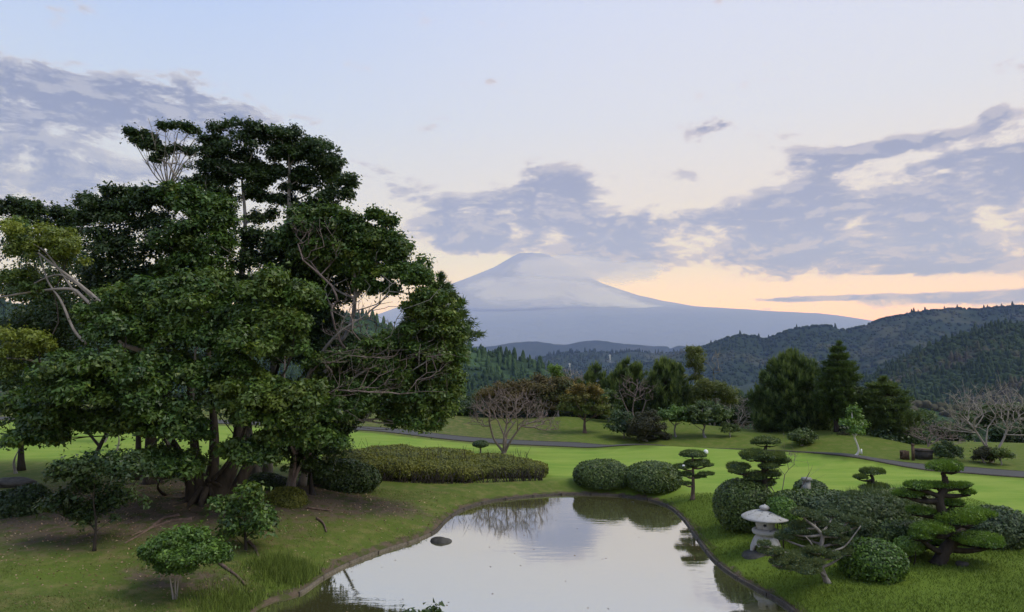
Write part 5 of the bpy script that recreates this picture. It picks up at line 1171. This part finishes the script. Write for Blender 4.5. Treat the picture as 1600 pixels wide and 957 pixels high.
btree('thin_tree', 'small pale yellowish treetop just left of the tall thin tree', 1060, 676, [(1058,575,8,7),(1060,588,9,8)], Y=53, mat='willow_leaf', bark='grey_bark', tr=.06, per=40, core=False)
bare_tree('dead_tree', 'dead twisted treetop standing out against the blue hills', 1116, 676, [(1118,566,12,16),(1120,582,8,10)], Y=50.5, tr=.07, n=24, rtip=.016, stems=1, step=.35, k=.2, jit=.25, bark='grey_bark')
btree('willowy_tree', 'rounded drooping olive green tree below the dead treetop', 1112, 678, [(1105,602,18,8),(1122,608,18,10),(1095,612,14,9),(1136,618,14,9),(1115,618,22,10),(1140,628,9,8),(1100,624,14,8)], Y=49.5, mat='willow_leaf', bark='grey_bark', tr=.11, leaf=(.24,.09), per=85, subr=.5, flat=1.0, upb=0)
btree('dark_hedge_tree', 'dark tangled undergrowth behind the pair of round-topped trees', 1075, 676, [(1030,650,30,20),(1070,640,30,22),(1110,640,30,20),(1145,650,26,18),(1085,625,26,18),(1000,640,30,22),(1160,660,20,12)], Y=54.5, mat='dark_leaf', tr=.12)
btree('small_round_shrub', 'small round-topped shrub with a short stem on the grass mound', 1140, 684, [(1140,668,12,6),(1136,673,10,5),(1145,673,9,5)], mat='hedge_leaf', tr=.05, leaf=(.15,.09), per=60, tint=.1, cat='shrub')
bare_tree('bare_tree', 'leafless grey tree left of the broad blue green pine', 1148, 680, [(1155,640,26,22),(1140,630,22,20),(1168,655,14,14)], Y=51, tr=.10, n=120, rtip=.014, step=.4, bark='grey_bark')
bare_tree('bare_bush', 'low pale leafless bush right of the small round-topped shrub', 1160, 684, [(1165,670,22,8),(1150,668,14,8)], Y=51.5, tr=.05, n=70, rtip=.012, step=.3, cat='bush')
pine('broad_pine', 'broad blue green pine, widest of the conifers on the right', 1238, 686, [(551,1234,1238),(562,1218,1252),(578,1206,1270),(596,1195,1282),(618,1188,1290),(642,1182,1294),(664,1180,1296),(682,1196,1280)], 44.5, L=.26, tiers=34, wdt=.05, tr=.2, tint=0)
pine('tall_conifer', 'tall pointed green conifer with a bare lower trunk', 1307, 690, [(537,1308,1311),(550,1302,1318),(566,1294,1326),(586,1286,1334),(606,1284,1342),(626,1280,1346),(642,1286,1340),(652,1298,1330)], 41.5, L=.26, tiers=26, wdt=.05, tr=.17, upward=.15, wob=.4, mat='hedge_leaf', tint=0, bark='dark_bark')
pine('open_pine', 'grey green open-crowned pine right of the tall pointed conifer', 1388, 700, [(592,1380,1384),(602,1362,1396),(616,1355,1412),(632,1352,1424),(650,1356,1430),(668,1362,1426),(684,1372,1408)], 40.5, L=.24, tiers=20, wdt=.05, tr=.13, tint=.2, upward=.3)
btree('young_tree', 'young fresh green tree with a white trunk on the right-hand mound', 1335, 712, [(1334,652,10,7),(1328,662,12,7),(1342,664,11,7),(1335,674,14,7),(1334,643,6,6)], mat='fresh_leaf', bark='white_bark', tr=.07, leaf=(.16,.09), per=60, subr=.5)
btree('dark_round_shrub', 'dark brownish round shrub behind the white-trunked young tree', 1326, 698, [(1325,682,16,10),(1318,688,12,8),(1334,688,10,8)], mat='dusk_leaf', tr=.07, leaf=(.15,.09), per=80, Y=40.5, cat='shrub')
btree('round_bush', 'rounded brown green bush on the mound left of the tall pointed conifer', 1254, 697, [(1254,680,17,8),(1246,686,14,8),(1262,686,13,8),(1254,690,18,6)], mat='hedge_leaf', tr=.07, leaf=(.15,.09), per=90, tint=.05, cat='bush')
btree('dark_hedge_tree', 'dark scrub between the open-crowned pine and the stone planter', 1410, 712, [(1400,690,20,14),(1422,695,18,12),(1385,690,18,14),(1440,698,16,10)], Y=40, mat='dark_leaf', tr=.08)
bare_tree('bare_tree', 'low spreading pinkish leafless tree behind the stone planter', 1450, 714, [(1460,680,40,14),(1485,690,26,12),(1440,672,22,12),(1475,668,26,10)], Y=38.5, tr=.05, n=190, rtip=.009, stems=3, step=.3, split=.15, k=.3)
bare_tree('bare_tree', 'large leafless tree with a pale forked trunk near the right edge', 1549, 723, [(1545,650,54,34),(1510,640,30,28),(1590,650,40,32),(1550,620,44,16),(1600,670,30,22),(1500,670,24,20)], bark='pale_bark', tr=.13, n=420, rtip=.009, stems=3, step=.3, seed=6, k=.33, split=.2, jit=.10)
bare_tree('bare_tree', 'faint grey leafless tree behind the left flank of the tall conifer', 1282, 690, [(1285,665,14,18),(1275,672,10,14)], Y=44, tr=.05, n=50, rtip=.012, step=.35, bark='twig_bark')
btree('round_bush', 'largest rounded dark bush beside the road right of the stone planter', 1478, 719, [(1478,701,17,8),(1468,708,13,7),(1489,708,13,7),(1478,712,21,6)], mat='hedge_leaf', tr=.08, leaf=(.14,.085), per=110, tint=.05, cat='bush')
btree('round_bush', 'reddish dark bush on the left of the pale forked trunk', 1540, 724, [(1537,708,12,9),(1532,715,10,7),(1543,716,9,7)], mat='dusk_leaf', tr=.06, leaf=(.13,.08), per=80, cat='bush')
btree('round_bush', 'small round-topped olive bush on the right of the pale forked trunk', 1563, 727, [(1563,708,13,6),(1558,713,11,6),(1570,713,9,6)], mat='hedge_leaf', tr=.05, leaf=(.13,.08), per=80, tint=.25, cat='bush')
# low hedge line along the back of the lawn on the right
mb = M(); b0 = at(1500, 706, 40); b0[2] = ground_h(b0[0], b0[1])[0]
for px in range(1492, 1660, 14):
    c = at(px, 705 + RNG.uniform(-2,2), 40); clipped(mb, c, (pm(12,40), .5, .3), 900, .12, .08, .3, -.8, .15)
solo('back_hedge', mb, MATS['hedge_leaf'], loc=tuple(b0), label='low pale green hedge along the back of the grass at the far right', cat='hedge')
# stone planter, slatted bin, posts, markers
c = on(1448, 719); t_ = thing('stone_planter', 'dark square stone planter beside the road', 'planter', c); s = pm(10, c[1])*2
mb = M(); box(mb, c + [0, .3, .19], (s, s*.9, .38), bev=-.03); part('body', mb, MATS['dark_stone'], t_)
mb = M(); box(mb, c + [0, .3, .42], (s*1.12, s, .08)); part('rim', mb, MATS['dark_stone'], t_)
mb = M(); box(mb, c + [0, .3, .465], (s*.9, s*.8, .03)); part('soil', mb, MATS['brown_wood'], t_)
c = on(1416, 719); t_ = thing('slatted_bin', 'small brown slatted wooden bin on the grass left of the stone planter', 'bin', c); w = pm(5, c[1])
for k in range(5):
    mb = M(); box(mb, c + [(-2+k)*w/2.4, 0, .21], (w/3.4, .035, .42)); part('slat', mb, MATS['brown_wood'], t_)
    mb = M(); box(mb, c + [(-2+k)*w/2.4, w*1.6, .21], (w/3.4, .035, .42)); part('slat', mb, MATS['brown_wood'], t_)
for z in (.10, .34):
    mb = M(); box(mb, c + [0, w*.8, z], (w*1.85, w*1.5, .045)); part('rail', mb, MATS['brown_wood'], t_)
c = on(1427, 720); t_ = thing('wooden_post', 'short dark wooden post between the slatted bin and the stone planter', 'post', c)
mb = M(); box(mb, c + [0, 0, .36], (.10, .10, .72)); part('shaft', mb, MATS['brown_wood'], t_)
mb = M(); box(mb, c + [0, 0, .75], (.14, .14, .06), bev=.3); part('cap', mb, MATS['brown_wood'], t_)
c = on(1346, 710); mb = M(); tube(mb, [c, c + [0,0,.16], c + [.01,0,.26]], [.05,.045,.03], 8); solo('white_marker', mb, MATS['white_paint'], loc=tuple(c), label='small white marker stake beside the white-trunked young tree', cat='marker')
c = on(1103, 710.5)
mb = M(); lathe(mb, c, [(0,0),(.07,.0),(.11,.06),(.115,.12),(.09,.19),(.04,.225),(0,.23)], 16); solo('white_marker', mb, MATS['white_paint'], loc=tuple(c), label='round white tee marker on the lawn above the slim tiered pine', cat='marker')
c = at(1068, 728, on(1082,781)[1]-.15)
mb = M(); lump(mb, c, (.055,.045,.04), 10, 7, .1, 4); solo('white_blossom', mb, MATS['white_paint'], loc=tuple(c), label='small white blossom resting on the left tier of the slim tiered pine', cat='flower')
# pylons on the far hills
for px, py, h, lab in ((953,563,9,'tiny pale steel pylon on the far hillside, right one'),(890,574,6,'tiny pale steel pylon on the far hillside, left one')):
    p = at(px, py, 1900); q = at(px, py-h, 1900); H = q[2]-p[2]; t_ = thing('pylon', lab, 'pylon', p); mb = M()
    for sx in (-1,1):
        for sy in (-1,1): tube(mb, [p + [sx*2.2, sy*2.2, -8], q + [sx*.4, sy*.4, 0]], [.35,.25], 4)
    for k in range(6):
        f = k/6; w = 2.2*(1-f)+.4*f; z = p[2] + H*f; tube(mb, [(p[0]-w, p[1]-w, z), (p[0]+w, p[1]-w, z + H/6)], .2, 4)
    part('lattice', mb, MATS['white_paint'], t_); mb = M()
    for f in (.75, .88): tube(mb, [(p[0]-4, p[1], p[2]+H*f), (p[0]+4, p[1], p[2]+H*f)], .25, 4)
    part('crossarms', mb, MATS['white_paint'], t_)

# ------------------------------------------------------------ grass, litter, floating leaves
def scatter(n, x0, x1, y0, y1, keep, seed):
    r = np.random.default_rng(seed); X = r.uniform(x0, x1, n); Y = y0 + (y1-y0)*r.random(n)**1.25
    return X, Y, keep(X, Y)
def shore_ok(X, Y, dmin=.02):
    p = np.stack([X, Y], 1); d = np.full(len(X), 9.); ins = np.zeros(len(X), bool); m_ = (np.abs(X) < 10) & (Y < 29)
    d[m_] = seg_dist(p[m_], PCs)[0]; ins[m_] = inside(p[m_], PC); return (~ins) & (d > dmin), d
vx = None
def blades(mb, X, Y, h, w, rnd, tint, lean=.5):
    n = len(X); Z = ground_h(X, Y); a = RNG.uniform(0, 6.28, n); c = np.column_stack([X, Y, Z-.01]); s = np.column_stack([np.cos(a), np.sin(a), 0*a]); l = RNG.normal(size=(n,2))*lean
    v = np.empty((n,3,3)); v[:,0] = c - s*w[:,None]*.5; v[:,1] = c + s*w[:,None]*.5; v[:,2] = c + np.column_stack([l[:,0]*h, l[:,1]*h, h])
    mb.add(v.reshape(-1,3), None, np.arange(n*3).reshape(n,3), rnd=rnd, tint=tint)
def dirt_at(X, Y):
    return np.clip(np.exp(-(((X+10.5)/7.5)**2 + ((Y-20)/5.0)**2)) + .8*np.exp(-(((X+5.0)/3.2)**2 + ((Y-22.3)/1.5)**2)) + .8*np.exp(-(((X+7.0)/1.5)**2+((Y-15.3)/.7)**2)) + .7*np.exp(-(((X-12.6)/.9)**2+((Y-16.6)/.8)**2)), 0, 1)
m, t, b_, o, n_ = newmat('grass_blade'); c = n_.mix(attr(t, 'rnd'), (.055,.092,.012), (.135,.195,.027)); c = n_.mix(attr(t, 'tint'), c, (.19,.18,.08)); setc(t, b_, c, .7, .1); MATS['grass'] = m
mb = M(); N = 420000; X = RNG.uniform(-16, 16, N); Y = 12.5 + 13*RNG.random(N)**1.2
k = np.abs(X) < (Y*.80); X, Y = X[k], Y[k]; ok, d = shore_ok(X, Y, .07)
clump = sn(np.column_stack([X*2.2, Y*2.2]), 61, 3, 1.0); dr = dirt_at(X, Y); ok &= RNG.random(len(X)) < np.clip(.9 + clump*.5 - dr*1.25, .04, 1)
X, Y, d, clump, dr = X[ok], Y[ok], d[ok], clump[ok], dr[ok]
lush = np.clip(sm(X, 0, 3) + np.exp(-(((X+4)/1.4)**2 + ((Y-15.2)/1.4)**2)), 0, 1)
h = (.035 + .03*lush + .015*clump)*RNG.uniform(.6, 1.3, len(X)); h += .05*np.exp(-(d/.25)**2)*RNG.random(len(X))
blades(mb, X, Y, h, RNG.uniform(.010, .020, len(X)), RNG.random(len(X))*.6 + .4*lush, np.clip((1-lush)*.35 + RNG.normal(size=len(X))*.12 + dr*.3, 0, .9), .6)
solo('grass', mb, MATS['grass'], kind='stuff')
# long grass by the water at the lower left
mb = M(); N = 6000; c = onz(452, 905, .1); X = c[0] + RNG.normal(size=N)*.42; Y = c[1] + RNG.normal(size=N)*.32; ok, d = shore_ok(X, Y, .06); X, Y = X[ok], Y[ok]
blades(mb, X, Y, RNG.uniform(.10, .32, len(X)), RNG.uniform(.010, .018, len(X)), RNG.random(len(X)), RNG.random(len(X))*.25, .35)
N = 5000; c = onz(385, 950, .1); X = c[0] + RNG.normal(size=N)*.5; Y = c[1] + RNG.normal(size=N)*.5; ok, d = shore_ok(X, Y, .02); X, Y = X[ok], Y[ok]
blades(mb, X, Y, RNG.uniform(.08, .25, len(X)), RNG.uniform(.010, .018, len(X)), RNG.random(len(X)), RNG.random(len(X))*.25, .4)
solo('long_grass', mb, MATS['grass'], kind='stuff')
m, t, b_, o, n_ = newmat('dead_leaf'); c = n_.mix(attr(t, 'rnd'), (.10,.06,.03), (.42,.32,.20)); setc(t, b_, c, .8, .15); MATS['dead'] = m
mb = M(); N = 14000; X = RNG.uniform(-15, -1, N); Y = RNG.uniform(13, 26, N); ok, d = shore_ok(X, Y, .1); dr = dirt_at(X, Y); ok &= RNG.random(N) < dr*.9 + .015; X, Y = X[ok], Y[ok]
P_ = np.column_stack([X, Y, ground_h(X, Y) + .015]); leaves(mb, P_, nrm(np.array([0,0,1.]) + RNG.normal(size=(len(X),3))*.35), .055, .03, RNG.random(len(X))**2.2)
solo('leaf_litter', mb, MATS['dead'], kind='stuff')
mb = M(); N = 240; X = RNG.uniform(-4, 5.5, N); Y = RNG.uniform(13, 26, N); p_ = np.stack([X, Y], 1); d = seg_dist(p_, PCs)[0]; k = inside(p_, PC) & (d > .1) & (RNG.random(N) < .2 + .8*np.exp(-d/.5)); X, Y = X[k], Y[k]
leaves(mb, np.column_stack([X, Y, np.full(len(X), .006)]), nrm(np.array([0,0,1.]) + RNG.normal(size=(len(X),3))*.05), .06, .03, RNG.random(len(X))*.4)
solo('floating_leaves', mb, MATS['dead'], kind='stuff')
# repeats carry one group phrase
import re as _re
GROUPS = {'tiered_pine': 'cloud-pruned pines in the garden', 'mound_shrub': 'low mound shrubs', 'round_shrub': 'large round clipped shrubs', 'spreading_juniper': 'spreading junipers right of the lantern',
 'low_hedge': 'dark low hedges in the garden', 'small_shrub': 'small bright shrubs in the garden', 'low_bush': 'small dark bushes beside the tiered pine', 'bushy_pine': 'bushy pines beyond the road', 'round_tree': 'round-topped trees on the mound',
 'wood_tree': 'dark trees in the wood beyond the road', 'round_bush': 'rounded bushes along the road', 'white_marker': 'white markers on the lawn', 'pylon': 'pylons on the far hills', 'sapling': 'saplings on the left lawn',
 'fallen_branch': 'fallen branches under the grove', 'surface_root': 'surface roots under the grove', 'evergreen': 'evergreens filling the grove', 'bare_tree': 'leafless trees', 'russet_tree': 'russet trees beyond the road',
 'dark_hedge_tree': 'dark undergrowth beyond the road', 'broadleaf_shrub': 'glossy shrubs under the grove'}
for o_ in list(S.objects):
    if o_.parent is None and 'label' in o_:
        g_ = GROUPS.get(_re.sub(r'\.\d+$', '', o_.name))
        if g_: o_['group'] = g_
